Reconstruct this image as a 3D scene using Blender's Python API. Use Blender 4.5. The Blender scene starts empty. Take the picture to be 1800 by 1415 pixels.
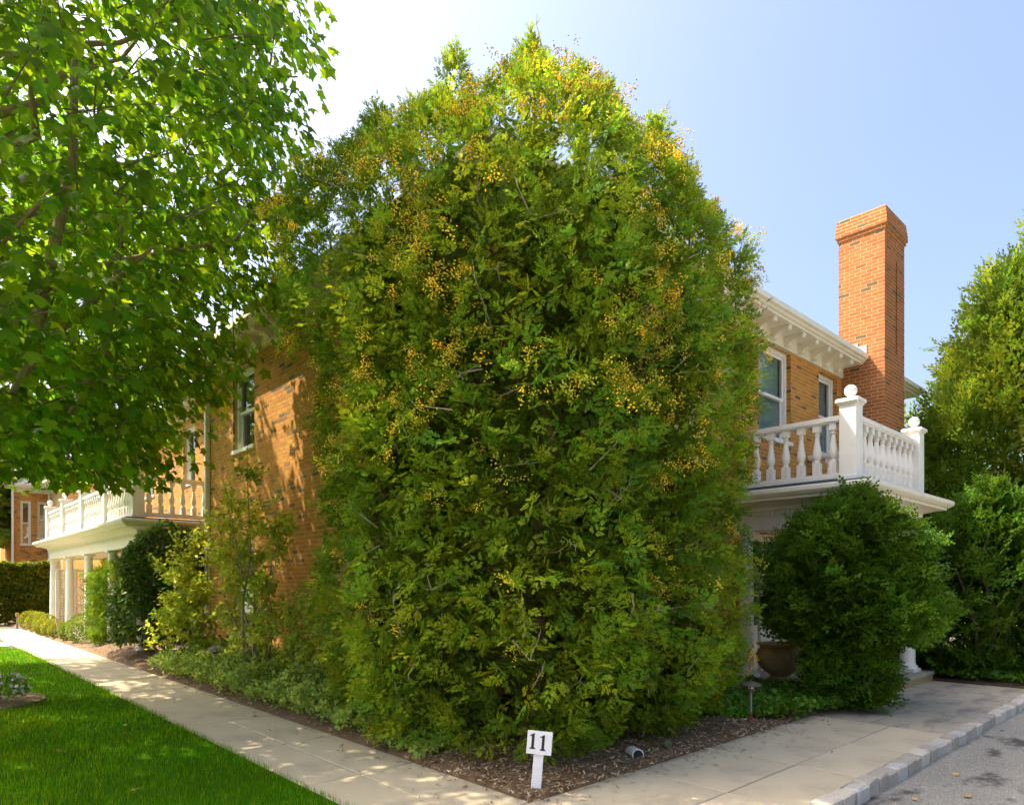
import bpy, math, random
import numpy as np
from mathutils import Vector, Matrix

# ------------------------------------------------------------------ camera, sky, sun, exposure
C = bpy.context.scene.collection
SC = bpy.context.scene
random.seed(7)
RNG = np.random.default_rng(11)
FWD = (0.6797, 0.7335)
EYE = 1.6
cam_d = bpy.data.cameras.new('camera')
cam = bpy.data.objects.new('camera', cam_d); C.objects.link(cam)
cam.location = (0, 0, EYE)
cam.rotation_euler = (math.radians(90), 0, -math.atan2(FWD[0], FWD[1]))
cam_d.sensor_fit = 'HORIZONTAL'; cam_d.sensor_width = 36.0
cam_d.lens = 1187 / 1800 * 36
cam_d.shift_y = 317.5 / 1800
cam_d.clip_start = 0.05; cam_d.clip_end = 2000
SC.camera = cam

SUN_EL = math.radians(54)
SUN_AZ = Vector((-0.64, 0.768)).normalized()           # horizontal direction towards the sun
w = bpy.data.worlds.new('World'); SC.world = w; w.use_nodes = True
nt = w.node_tree; nt.nodes.clear()
sky = nt.nodes.new('ShaderNodeTexSky'); sky.sky_type = 'NISHITA'; sky.sun_disc = False
sky.sun_elevation = SUN_EL; sky.sun_rotation = math.atan2(SUN_AZ.x, SUN_AZ.y)
sky.air_density = 1.0; sky.dust_density = 7.0; sky.ozone_density = 4.5; sky.altitude = 0
bg = nt.nodes.new('ShaderNodeBackground'); bg.inputs['Strength'].default_value = 0.082
wo = nt.nodes.new('ShaderNodeOutputWorld')
wb = nt.nodes.new('ShaderNodeMix'); wb.data_type = 'RGBA'; wb.blend_type = 'MULTIPLY'; wb.inputs[0].default_value = 1.0
wb.inputs[7].default_value = (1.0, 0.94, 0.88, 1); nt.links.new(sky.outputs[0], wb.inputs[6]); nt.links.new(wb.outputs[2], bg.inputs[0]); nt.links.new(bg.outputs[0], wo.inputs[0])

sl = bpy.data.lights.new('sun', 'SUN'); sl.energy = 2.0; sl.angle = math.radians(0.5); sl.color = (1.0, 0.88, 0.67)
so = bpy.data.objects.new('sun', sl); C.objects.link(so)
sdir = Vector((SUN_AZ.x * math.cos(SUN_EL), SUN_AZ.y * math.cos(SUN_EL), math.sin(SUN_EL)))
so.rotation_euler = (-sdir).to_track_quat('-Z', 'Y').to_euler(); so.location = (0, 0, 30)

SC.view_settings.view_transform = 'Standard'; SC.view_settings.look = 'None'
SC.view_settings.gamma = 1; SC.view_settings.use_curve_mapping = False
SC.view_settings.exposure = 2.5
SC.render.engine = 'CYCLES'
SC.cycles.max_bounces = 8; SC.cycles.transparent_max_bounces = 8; SC.cycles.diffuse_bounces = 4
SC.cycles.use_denoising = True
SC.cycles.caustics_reflective = False; SC.cycles.caustics_refractive = False

# ------------------------------------------------------------------ helpers
ORG = {}                                               # world origin of every top-level root


def tag(o, label=None, cat=None, group=None, kind=None):
    if label: o['label'] = label
    if cat: o['category'] = cat
    if group: o['group'] = group
    if kind: o['kind'] = kind
    return o


def thing(name, label, cat, loc, group=None):
    o = bpy.data.objects.new(name, None); C.objects.link(o)
    o.empty_display_size = 0.2; o.location = loc
    ORG[o] = np.array(loc, float)
    return tag(o, label, cat, group)


def link_mesh(name, me, parent=None, loc=None):
    o = bpy.data.objects.new(name, me); C.objects.link(o)
    if parent is not None:
        o.parent = parent
        ORG[o] = ORG[parent]
    if loc is not None: o.location = loc
    return o


def np_mesh(name, V, loops, starts, mat, tint=None, smooth=None):
    me = bpy.data.meshes.new(name)
    V = np.ascontiguousarray(V, dtype=np.float32)
    me.vertices.add(len(V)); me.vertices.foreach_set('co', V.ravel())
    loops = np.asarray(loops, np.int32).ravel(); starts = np.asarray(starts, np.int32)
    me.loops.add(len(loops)); me.loops.foreach_set('vertex_index', loops)
    me.polygons.add(len(starts)); me.polygons.foreach_set('loop_start', starts)
    if smooth is not None: me.polygons.foreach_set('use_smooth', np.full(len(starts), bool(smooth)))
    if tint is not None:
        a = me.color_attributes.new('tint', 'FLOAT_COLOR', 'POINT')
        t4 = np.ones((len(V), 4), np.float32); t4[:, :3] = tint
        a.data.foreach_set('color', t4.ravel())
    me.update(calc_edges=True)
    if mat: me.materials.append(mat)
    return me


def scatter_mesh(name, T, F, pos, frames, scale, mat, tint=None, smooth=None):
    """copies of template (T verts, F faces all of one size) at pos with 3x3 frames (columns = x,y,z axes)."""
    pos = np.asarray(pos, float); n = len(pos); nv = len(T)
    scale = np.asarray(scale, float)
    if scale.ndim == 1: S = T[None] * scale[:, None, None]
    else: S = T[None] * scale[:, None, :]
    V = np.einsum('nij,nvj->nvi', frames, S) + pos[:, None, :]
    F = np.asarray(F); k = F.shape[1]
    L = (F[None] + (np.arange(n) * nv)[:, None, None]).reshape(-1)
    st = np.arange(n * len(F)) * k
    tt = None if tint is None else np.repeat(tint, nv, axis=0)
    return np_mesh(name, V.reshape(-1, 3), L, st, mat, tt, smooth)


def multi_scatter(name, templates, which, pos, frames, scale, mat, tint):
    Vs, Ls, Ts, off = [], [], [], 0
    k = np.asarray(templates[0][1]).shape[1]
    for i, (T, F) in enumerate(templates):
        m = which == i
        if not m.any(): continue
        p, fr, s, t = pos[m], frames[m], scale[m], tint[m]
        V = np.einsum('nij,nvj->nvi', fr, T[None] * s[:, None, None]) + p[:, None, :]
        n, nv = len(p), len(T)
        Ls.append((np.asarray(F)[None] + (np.arange(n) * nv)[:, None, None]).reshape(-1) + off)
        Vs.append(V.reshape(-1, 3)); Ts.append(np.repeat(t, nv, axis=0)); off += n * nv
    L = np.concatenate(Ls)
    return np_mesh(name, np.concatenate(Vs), L, np.arange(len(L) // k) * k, mat, np.concatenate(Ts))


def unit(a):
    return a / np.maximum(np.linalg.norm(a, axis=-1, keepdims=True), 1e-9)


def frames_from(tip, nrm):
    """columns: x = side, y = tip direction, z = normal."""
    y = unit(np.asarray(tip, float)); z = np.asarray(nrm, float)
    z = unit(z - y * (z * y).sum(-1, keepdims=True)); x = np.cross(y, z)
    return np.stack([x, y, z], axis=-1)


def rnd_dir(n):
    return unit(RNG.normal(size=(n, 3)))


def snoise(p, s=1.0, seed=0.0):
    """smooth pseudo noise in about -1..1"""
    p = np.asarray(p) * s + seed
    x, y, z = p[..., 0], p[..., 1], p[..., 2]
    return (np.sin(1.7 * x + 1.3 * np.sin(1.1 * y + 2.1)) + np.sin(1.9 * y + 1.5 * np.sin(1.3 * z + .7)) +
            np.sin(2.1 * z + 1.2 * np.sin(1.5 * x + 4.2)) + 0.6 * np.sin(4.1 * x - 3.3 * y + 2.7 * z)) / 3.6


class MB:
    def __init__(s): s.v = []; s.f = []
    def add(s, vs, fs):
        o = len(s.v); s.v += [tuple(map(float, v)) for v in vs]; s.f += [tuple(o + i for i in f) for f in fs]
    def box(s, a, b):
        x0, y0, z0 = a; x1, y1, z1 = b
        s.add([(x0, y0, z0), (x1, y0, z0), (x1, y1, z0), (x0, y1, z0), (x0, y0, z1), (x1, y0, z1), (x1, y1, z1), (x0, y1, z1)],
              [(0, 3, 2, 1), (4, 5, 6, 7), (0, 1, 5, 4), (1, 2, 6, 5), (2, 3, 7, 6), (3, 0, 4, 7)])
        return s
    def bbox(s, a, b, ch=0.006):
        """box with chamfered vertical and top edges"""
        x0, y0, z0 = a; x1, y1, z1 = b; c = ch
        def ring(z, i): return [(x0 + i + c, y0 + i, z), (x1 - i - c, y0 + i, z), (x1 - i, y0 + i + c, z), (x1 - i, y1 - i - c, z),
                                (x1 - i - c, y1 - i, z), (x0 + i + c, y1 - i, z), (x0 + i, y1 - i - c, z), (x0 + i, y0 + i + c, z)]
        vs = ring(z0, 0) + ring(z1 - c, 0) + ring(z1, c)
        fs = [(i, (i + 1) % 8, (i + 1) % 8 + 8, i + 8) for i in range(8)] + [(i + 8, (i + 1) % 8 + 8, (i + 1) % 8 + 16, i + 16) for i in range(8)]
        s.add(vs, fs + [tuple(range(16, 24)), tuple(range(7, -1, -1))]); return s
    def lathe(s, prof, c, n=16, sq=None):
        vs = []; fs = []
        for (r, z) in prof:
            for i in range(n):
                a = 2 * math.pi * i / n; vs.append((c[0] + r * math.cos(a), c[1] + r * math.sin(a), c[2] + z))
        m = len(prof)
        for j in range(m - 1):
            for i in range(n):
                k = (i + 1) % n; fs.append((j * n + i, j * n + k, (j + 1) * n + k, (j + 1) * n + i))
        fs.append(tuple(range(n - 1, -1, -1))); fs.append(tuple((m - 1) * n + i for i in range(n)))
        s.add(vs, fs); return s
    def tube(s, pts, rad, n=6):
        pts = [Vector(p) for p in pts]; m = len(pts); vs = []; fs = []
        for j, p in enumerate(pts):
            d = (pts[min(j + 1, m - 1)] - pts[max(j - 1, 0)]).normalized()
            a = d.cross(Vector((0.31, 0.17, 0.93)) if abs(d.z) < 0.9 else Vector((1, 0.1, 0))).normalized(); b = d.cross(a)
            r = rad[j] if hasattr(rad, '__len__') else rad
            for i in range(n):
                t = 2 * math.pi * i / n; vs.append(p + a * (r * math.cos(t)) + b * (r * math.sin(t)))
        for j in range(m - 1):
            for i in range(n):
                k = (i + 1) % n; fs.append((j * n + i, j * n + k, (j + 1) * n + k, (j + 1) * n + i))
        fs.append(tuple(range(n - 1, -1, -1))); fs.append(tuple((m - 1) * n + i for i in range(n)))
        s.add(vs, fs); return s
    def sweep(s, pts, prof):
        """closed profile [(out, z)] along plan polyline; outward is to the right of travel; mitred."""
        P = [Vector(p) for p in pts]; N = []
        for i in range(len(P) - 1):
            d = (P[i + 1] - P[i]).normalized(); N.append(Vector((d.y, -d.x)))
        vs = []; fs = []; k = len(prof)
        for i, p in enumerate(P):
            if i == 0: m = N[0]
            elif i == len(P) - 1: m = N[-1]
            else: m = (N[i - 1] + N[i]) / (1 + N[i - 1].dot(N[i]))
            for (o, z) in prof: q = p + m * o; vs.append((q.x, q.y, z))
        for i in range(len(P) - 1):
            for j in range(k):
                l = (j + 1) % k; fs.append((i * k + j, i * k + l, (i + 1) * k + l, (i + 1) * k + j))
        fs.append(tuple(range(k - 1, -1, -1))); fs.append(tuple((len(P) - 1) * k + j for j in range(k)))
        s.add(vs, fs); return s
    def build(s, name, mat, parent=None, smooth=False, org=None):
        me = bpy.data.meshes.new(name)
        o = np.zeros(3) if parent is None else ORG[parent]
        if org is not None: o = np.array(org, float)
        me.from_pydata([(v[0] - o[0], v[1] - o[1], v[2] - o[2]) for v in s.v], [], s.f)
        me.update()
        if smooth:
            me.polygons.foreach_set('use_smooth', np.ones(len(me.polygons), bool))
            try: me.set_sharp_from_angle(angle=math.radians(38))
            except Exception: pass
        me.materials.append(mat)
        ob = link_mesh(name, me, parent)
        if parent is None and org is not None: ob.location = org; ORG[ob] = np.array(org, float)
        return ob


# ------------------------------------------------------------------ materials
def new_mat(name):
    m = bpy.data.materials.new(name); m.use_nodes = True
    n = m.node_tree.nodes; b = n.get('Principled BSDF')
    return m, m.node_tree, b


def mixrgb(t, a, b, fac, mode='MIX'):
    n = t.nodes.new('ShaderNodeMix'); n.data_type = 'RGBA'; n.blend_type = mode
    for sock, v in ((n.inputs[6], a), (n.inputs[7], b), (n.inputs[0], fac)):
        if hasattr(v, 'links'): t.links.new(v, sock)
        elif isinstance(v, tuple): sock.default_value = (*v, 1)
        else: sock.default_value = v
    return n.outputs[2]


def noise(t, scale, detail=4, rough=0.6, coord='Object', vec=None, ramp=None):
    tc = t.nodes.new('ShaderNodeTexCoord'); n = t.nodes.new('ShaderNodeTexNoise')
    n.inputs['Scale'].default_value = scale; n.inputs['Detail'].default_value = detail; n.inputs['Roughness'].default_value = rough
    src = tc.outputs[coord]
    if vec:
        mp = t.nodes.new('ShaderNodeMapping'); mp.inputs['Scale'].default_value = vec; t.links.new(src, mp.inputs[0]); src = mp.outputs[0]
    t.links.new(src, n.inputs['Vector'])
    if ramp is None: return n.outputs['Fac']
    r = t.nodes.new('ShaderNodeMapRange'); r.inputs[1].default_value = ramp[0]; r.inputs[2].default_value = ramp[1]
    t.links.new(n.outputs['Fac'], r.inputs[0]); return r.outputs[0]


def bump(t, b, h, strength=0.3, dist=0.01):
    n = t.nodes.new('ShaderNodeBump'); n.inputs['Strength'].default_value = strength; n.inputs['Distance'].default_value = dist
    t.links.new(h, n.inputs['Height']); t.links.new(n.outputs[0], b.inputs['Normal'])


def surf(name, c1, c2, scale, rough=0.8, ramp=(0.3, 0.7), bs=None, bd=0.004, fine=None, spec=0.3, stain=None):
    """two-colour noise surface with optional bump, fine speckle and stains"""
    m, t, b = new_mat(name)
    col = mixrgb(t, c1, c2, noise(t, scale, 5, ramp=ramp))
    if fine:
        col = mixrgb(t, col, fine[0], noise(t, fine[1], 3, 0.7, ramp=fine[2]))
    if stain:
        col = mixrgb(t, col, stain[0], noise(t, stain[1], 6, 0.65, ramp=stain[2], vec=stain[3] if len(stain) > 3 else None))
    t.links.new(col, b.inputs['Base Color'])
    b.inputs['Roughness'].default_value = rough; b.inputs['Specular IOR Level'].default_value = spec
    if bs: bump(t, b, noise(t, bs, 5, 0.7), 0.5, bd)
    return m


def foliage(name, base, trans, tfac=0.35, rough=0.55, spec=0.14):
    m, t, b = new_mat(name)
    at = t.nodes.new('ShaderNodeAttribute'); at.attribute_name = 'tint'
    col = mixrgb(t, base, at.outputs['Color'], 1.0, 'MULTIPLY')
    tcol = mixrgb(t, trans, at.outputs['Color'], 1.0, 'MULTIPLY')
    t.links.new(col, b.inputs['Base Color'])
    b.inputs['Roughness'].default_value = rough; b.inputs['Specular IOR Level'].default_value = spec
    tr = t.nodes.new('ShaderNodeBsdfTranslucent'); t.links.new(tcol, tr.inputs[0])
    mx = t.nodes.new('ShaderNodeMixShader'); mx.inputs[0].default_value = tfac
    t.links.new(b.outputs[0], mx.inputs[1]); t.links.new(tr.outputs[0], mx.inputs[2])
    out = t.nodes.get('Material Output'); t.links.new(mx.outputs[0], out.inputs[0])
    return m


M = {}
M['white'] = surf('white_paint', (0.80, 0.78, 0.72), (0.72, 0.70, 0.64), 6, 0.45, (0.45, 0.8), stain=((0.46, 0.42, 0.34), 3.0, (0.56, 0.95), (3, 3, 0.5)))
M['cream'] = surf('cream_paint', (0.78, 0.74, 0.62), (0.70, 0.66, 0.54), 5, 0.5, (0.4, 0.8), stain=((0.48, 0.44, 0.34), 2.5, (0.66, 0.95)))
M['signwhite'] = surf('sign_white', (0.80, 0.80, 0.82), (0.70, 0.70, 0.72), 14, 0.5, (0.5, 0.8))
M['black'] = surf('black_paint', (0.015, 0.015, 0.016), (0.025, 0.025, 0.026), 30, 0.5)
M['bronze'] = surf('dark_bronze', (0.10, 0.085, 0.07), (0.18, 0.15, 0.12), 30, 0.4)
M['steel'] = surf('grey_steel', (0.30, 0.29, 0.28), (0.20, 0.20, 0.20), 40, 0.3)
M['red'] = surf('red_cap', (0.45, 0.02, 0.015), (0.35, 0.02, 0.015), 20, 0.5)
M['lens'] = surf('lamp_lens', (0.75, 0.68, 0.50), (0.65, 0.58, 0.42), 20, 0.3)
M['lead'] = surf('lead_flashing', (0.34, 0.37, 0.42), (0.24, 0.27, 0.31), 9, 0.5)
M['deckroof'] = surf('deck_membrane', (0.10, 0.13, 0.17), (0.07, 0.09, 0.12), 5, 0.6)
M['shingle'] = surf('roof_shingle', (0.16, 0.15, 0.14), (0.09, 0.085, 0.08), 12, 0.9, bs=60)
M['terra'] = surf('urn_clay', (0.46, 0.34, 0.17), (0.30, 0.21, 0.10), 7, 0.8, bs=40, bd=0.003)
M['stone'] = surf('porch_stone', (0.40, 0.34, 0.26), (0.30, 0.27, 0.22), 4, 0.85, bs=40, bd=0.003)
M['ochre'] = surf('step_riser', (0.42, 0.30, 0.13), (0.30, 0.22, 0.11), 6, 0.85, bs=30, bd=0.004)
M['wood'] = surf('pale_wood', (0.52, 0.42, 0.28), (0.38, 0.30, 0.19), 15, 0.8)
M['soil'] = surf('soil', (0.13, 0.08, 0.045), (0.19, 0.125, 0.07), 9, 0.95, bs=25, bd=0.02)
M['lawnbase'] = surf('turf', (0.025, 0.085, 0.002), (0.04, 0.12, 0.003), 7, 0.95, bs=60, bd=0.02, spec=0.03)
M['ground'] = surf('ground_grass', (0.04, 0.075, 0.015), (0.06, 0.09, 0.02), 0.8, 0.95)
M['concrete'] = surf('concrete', (0.585, 0.485, 0.325), (0.51, 0.42, 0.28), 1.6, 0.85, bs=70, bd=0.0025,
                     fine=((0.30, 0.25, 0.18), 60, (0.56, 0.80)), stain=((0.30, 0.26, 0.19), 1.3, (0.52, 0.85)))
M['bluestone'] = surf('bluestone', (0.46, 0.39, 0.28), (0.36, 0.31, 0.23), 1.2, 0.8, bs=60, bd=0.0025,
                      fine=((0.20, 0.19, 0.17), 45, (0.60, 0.8)), stain=((0.10, 0.10, 0.10), 1.1, (0.50, 0.74), (1, 3.2, 1)))
M['joint'] = surf('joint_dirt', (0.12, 0.10, 0.075), (0.17, 0.14, 0.10), 20, 0.95)
M['asphalt'] = surf('asphalt', (0.20, 0.185, 0.15), (0.26, 0.24, 0.195), 1.4, 0.9, bs=120, bd=0.006,
                    fine=((0.52, 0.49, 0.42), 95, (0.53, 0.64)), stain=((0.075, 0.07, 0.062), 0.8, (0.57, 0.64), (1, 1.8, 1)))
M['bark'] = surf('bark', (0.20, 0.15, 0.10), (0.10, 0.075, 0.05), 10, 0.9, bs=30, bd=0.01)
M['redbark'] = surf('cedar_bark', (0.20, 0.10, 0.05), (0.11, 0.06, 0.035), 10, 0.9, bs=30, bd=0.01)
M['twig'] = surf('bare_twig', (0.46, 0.40, 0.32), (0.30, 0.25, 0.19), 12, 0.85)
M['palebark'] = surf('pale_bark', (0.34, 0.25, 0.15), (0.22, 0.16, 0.09), 14, 0.85)
M['blind'] = surf('window_blind', (0.50, 0.53, 0.54), (0.44, 0.47, 0.48), 5, 0.6)
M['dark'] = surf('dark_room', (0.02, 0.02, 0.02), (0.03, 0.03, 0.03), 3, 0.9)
M['mortar'] = surf('mortar', (0.60, 0.41, 0.19), (0.52, 0.34, 0.15), 8, 0.95)


def tinted(name, rough=0.9, nscale=30, bs=80, bd=0.003, amp=0.3):
    m, t, b = new_mat(name)
    at = t.nodes.new('ShaderNodeAttribute'); at.attribute_name = 'tint'
    col = mixrgb(t, at.outputs['Color'], (1 - amp, 1 - amp, 1 - amp), noise(t, nscale, 4, 0.7, ramp=(0.35, 0.75)), 'MULTIPLY')
    n = t.nodes.new('ShaderNodeMix'); n.data_type = 'RGBA'
    t.links.new(col, b.inputs['Base Color']); b.inputs['Roughness'].default_value = rough
    b.inputs['Specular IOR Level'].default_value = 0.2
    bump(t, b, noise(t, bs, 4, 0.7), 0.5, bd)
    return m


M['brick'] = tinted('brick', 0.9, 26, 60, .0012)
M['granite'] = tinted('granite_sett', 0.85, 60, 50, 0.006, 0.35)
M['chip'] = tinted('wood_chip', 0.95, 40)

# window glass: part reflecting, part clear
m, t, b = new_mat('window_glass'); M['glass'] = m
gl = t.nodes.new('ShaderNodeBsdfGlossy'); gl.inputs['Roughness'].default_value = 0.03; gl.inputs['Color'].default_value = (0.9, 0.95, 1, 1)
tp = t.nodes.new('ShaderNodeBsdfTransparent'); tp.inputs[0].default_value = (0.80, 0.88, 0.90, 1)
mx = t.nodes.new('ShaderNodeMixShader'); mx.inputs[0].default_value = 0.14
t.links.new(tp.outputs[0], mx.inputs[1]); t.links.new(gl.outputs[0], mx.inputs[2]); t.links.new(mx.outputs[0], t.nodes['Material Output'].inputs[0])

M['arbor'] = foliage('arborvitae_spray', (0.150, 0.230, 0.013), (0.34, 0.45, 0.02), 0.42)
M['cone'] = foliage('arborvitae_cone', (0.85, 0.66, 0.06), (0.85, 0.66, 0.05), 0.25, 0.8, 0.1)
M['maple'] = foliage('maple_leaf', (0.085, 0.170, 0.006), (0.36, 0.58, 0.015), 0.52, 0.42)
M['hinoki'] = foliage('cypress_spray', (0.072, 0.152, 0.008), (0.15, 0.27, 0.02), 0.25)
M['leyland'] = foliage('leyland_spray', (0.095, 0.160, 0.012), (0.24, 0.34, 0.02), 0.35)
M['yew'] = foliage('yew_spray', (0.10, 0.18, 0.015), (0.24, 0.36, 0.02), 0.3)
M['box'] = foliage('boxwood_leaf', (0.15, 0.21, 0.020), (0.32, 0.38, 0.03), 0.3)
M['holly'] = foliage('holly_leaf', (0.085, 0.145, 0.020), (0.20, 0.30, 0.03), 0.3, 0.35, 0.4)
M['sapling'] = foliage('sapling_leaf', (0.30, 0.40, 0.045), (0.60, 0.70, 0.08), 0.5, 0.4)
M['cover'] = foliage('groundcover_leaf', (0.26, 0.37, 0.07), (0.50, 0.62, 0.10), 0.35, 0.45)
M['ivy'] = foliage('ivy_leaf', (0.10, 0.22, 0.02), (0.22, 0.40, 0.04), 0.25, 0.4)
M['grass'] = foliage('grass_blade', (0.055, 0.215, 0.0015), (0.19, 0.45, 0.008), 0.42, 0.7, 0.03)
M['petal'] = foliage('petal', (0.80, 0.76, 0.78), (0.6, 0.55, 0.6), 0.3, 0.6)
M['dryleaf'] = foliage('dry_leaf', (0.45, 0.30, 0.12), (0.3, 0.2, 0.06), 0.2, 0.7)


# ------------------------------------------------------------------ the ground
def sheet(name, polys, z, mat, thick=None):
    """flat sheet, or slab with sides down by thick, from plan polygons"""
    b = MB()
    for poly in polys:
        n = len(poly); top = [(x, y, z) for x, y in poly]
        if thick is None: b.add(top, [tuple(range(n))])
        else:
            b.add(top + [(x, y, z - thick) for x, y in poly],
                  [tuple(range(n))] + [(i, i + n, (i + 1) % n + n, (i + 1) % n) for i in range(n)])
    return b.build(name, mat)


tag(sheet('ground', [[(-600, -600), (600, -600), (600, 600), (-600, 600)]], -0.12, M['ground']), 'open ground reaching away past the house', kind='structure')
tag(sheet('road', [[(-30, -30), (60, -30), (60, 2.04), (-30, 2.04)]], -0.10, M['asphalt']), 'grey asphalt drive beside the sett kerb', kind='structure')
tag(sheet('terrain', [[(-30, 2.0), (60, 2.0), (60, 60), (-30, 60)]], -0.03, M['joint']), 'bare earth under the paving and beds', kind='structure')

EDGE_X, EDGE_Y = 3.45, 3.50       # bed edges along the path and along the walk


def slab_mesh(w_, l_, seed, mat):
    b = MB(); b.bbox((-w_ / 2, -l_ / 2, -0.05), (w_ / 2, l_ / 2, 0.0), 0.006)
    me = bpy.data.meshes.new('slab'); me.from_pydata(b.v, [], b.f); me.update(); me.materials.append(mat); return me


def slabs(root, rects, mat, z=0.0):
    cache = {}
    for (x0, y0, x1, y1) in rects:
        g = 0.0065
        k = (round(x1 - x0, 3), round(y1 - y0, 3))
        if k not in cache: cache[k] = slab_mesh(k[0] - 2 * g, k[1] - 2 * g, 0, mat)
        o = link_mesh('slab', cache[k], root, ((x0 + x1) / 2, (y0 + y1) / 2, z + random.uniform(-0.003, 0.002)))
        o.rotation_euler = (random.uniform(-.002, .002), random.uniform(-.002, .002), 0)


# left path (runs along Y), right walk (runs along X)
path = tag(sheet('path', [[(2.38, 3.55), (EDGE_X + .03, 3.55), (EDGE_X + .03, 30), (2.38, 30)], [(-14, 21.4), (2.38, 21.4), (2.38, 22.9), (-14, 22.9)]], -0.012, M['joint']), 'pale concrete path running along the lawn and planting bed', kind='structure')
ORG[path] = np.zeros(3)
R = []
ys = [3.55, 5.04, 6.50] + [8.02 + 1.51 * i for i in range(15)]
for i in range(len(ys) - 1):
    if ys[i + 1] < 9: R += [(2.40, ys[i], 2.92, ys[i + 1]), (2.92, ys[i], EDGE_X + .02, ys[i + 1])]
    else: R.append((2.40, ys[i], EDGE_X + .02, ys[i + 1]))
for i in range(9): R.append((2.40 - 1.5 * (i + 1), 21.42, 2.40 - 1.5 * i, 22.88))
slabs(path, R, M['concrete'])
walk = tag(sheet('pavement', [[(-6, 2.03), (12.7, 2.03), (12.7, 3.55), (-6, 3.55)]], -0.011, M['joint']), 'concrete and bluestone walk between the bed and the kerb', kind='structure')
ORG[walk] = np.zeros(3)
R = []; xs = [-3.5, -2.33, -1.16, 0.01, 1.18, 2.40, 3.57, 4.74, 5.91, 7.09, 8.26]
for i in range(len(xs) - 1):
    R += [(xs[i], 2.13, xs[i + 1], 2.68), (xs[i], 2.68, xs[i + 1], 3.54)]
slabs(walk, R, M['concrete'])
R = []; xs = [8.26, 9.5, 10.3, 11.6, 12.68]
for i in range(len(xs) - 1):
    R += [(xs[i], 2.13, xs[i + 1], 2.75 if i % 2 else 2.9), (xs[i], 2.75 if i % 2 else 2.9, xs[i + 1], 3.54)]
slabs(walk, R, M['bluestone'])

# kerb of granite setts
kerb = tag(sheet('kerb', [[(-6, 2.012), (40, 2.012), (40, 2.128), (-6, 2.128)]], 0.0, M['joint'], 0.105), 'kerb of pale granite setts along the asphalt', kind='structure')
ORG[kerb] = np.zeros(3)
sett = []
for i in range(10):
    L = 0.215 + random.uniform(-.03, .03); W = 0.135; b = MB(); b.bbox((-L / 2, -W / 2, -0.13), (L / 2, W / 2, 0), 0.014)
    v = np.array(b.v) + RNG.normal(scale=0.004, size=(len(b.v), 3)); g = random.uniform(.62, 1.08)
    c = np.array((0.58, 0.52, 0.42)) * g if random.random() < .75 else np.array((0.50, 0.47, 0.42)) * g
    me = bpy.data.meshes.new('kerb_stone'); me.from_pydata(v.tolist(), [], b.f); me.update(); me.materials.append(M['granite'])
    a = me.color_attributes.new('tint', 'FLOAT_COLOR', 'POINT'); a.data.foreach_set('color', np.tile([*c, 1], len(v)).astype(np.float32))
    sett.append((L, me))
x = 1.6
while x < 24:
    L, me = random.choice(sett)
    o = link_mesh('kerb_stone', me, kerb, (x + L / 2, 2.06 + random.uniform(-.008, .008), 0.018 + random.uniform(-.008, .008)))
    o.rotation_euler = (random.uniform(-.03, .03), random.uniform(-.02, .02), random.uniform(-.04, .04))
    x += L + 0.014

# planting bed: gently mounded soil
def bed_h(x, y):
    h = 0.03 + 0.06 * np.clip(np.minimum((x - EDGE_X), (y - EDGE_Y)) / 0.5, 0, 1)
    h = h + 0.13 * np.exp(-((x - 4.0) ** 2 / .35 + (y - 17.2) ** 2 / 1.8)) + 0.02 * np.sin(5 * x + 1.3) * np.sin(4.3 * y)
    return h


def grid_bed(name, x0, x1, y0, y1, step, mat, label):
    nx = int((x1 - x0) / step) + 1; ny = int((y1 - y0) / step) + 1
    X, Y = np.meshgrid(np.linspace(x0, x1, nx), np.linspace(y0, y1, ny), indexing='ij')
    Z = bed_h(X, Y); ed = (X == x0) | (Y == y0); Z = np.where(ed, -0.02, Z)
    V = np.stack([X, Y, Z], -1).reshape(-1, 3)
    I = np.arange(nx * ny).reshape(nx, ny)
    F = np.stack([I[:-1, :-1], I[1:, :-1], I[1:, 1:], I[:-1, 1:]], -1).reshape(-1, 4)
    me = np_mesh(name, V, F, np.arange(len(F)) * 4, mat, smooth=True)
    return tag(link_mesh(name, me), label, kind='structure')


grid_bed('planting_bed', EDGE_X, 17.5, EDGE_Y, 5.5, 0.08, M['soil'], 'brown mulched bed beside the walk under the evergreens')
grid_bed('planting_bed', EDGE_X, 5.6, 5.5 - 1e-3, 36, 0.1, M['soil'], 'brown mulched bed between the path and the house wall')
tag(sheet('planting_bed', [[(12.72, 1.5), (30, 1.5), (30, 3.5), (12.72, 3.5)]], 0.01, M['soil']), 'dark bed beyond the far end of the walk', kind='structure')

# lawn sheet with a rounded far corner
def arc(cx, cy, r, a0, a1, n=10):
    return [(cx + r * math.cos(math.radians(a0 + (a1 - a0) * i / n)), cy + r * math.sin(math.radians(a0 + (a1 - a0) * i / n))) for i in range(n + 1)]


lawn1 = [(-14, 3.56), (2.39, 3.56)] + arc(0.89, 19.9, 1.5, 0, 90) + [(-14, 21.4)]
lawn2 = [(2.39, 30)] + [(-14, 30), (-14, 22.9)] + arc(0.89, 24.4, 1.5, -90, 0)
tag(sheet('lawn', [lawn1, lawn2], 0.012, M['lawnbase'], 0.05), 'green lawn left of the concrete path', kind='structure')


def in_lawn(x, y):
    a = (x < 2.39) & (y > 3.57) & (y < 21.4) & ~((x > .89) & (y > 19.9) & ((x - .89) ** 2 + (y - 19.9) ** 2 > 2.25))
    b_ = (x < 2.39) & (y > 22.9) & (y < 30) & ~((x > .89) & (y < 24.4) & ((x - .89) ** 2 + (y - 24.4) ** 2 > 2.25))
    return a | b_


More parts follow.
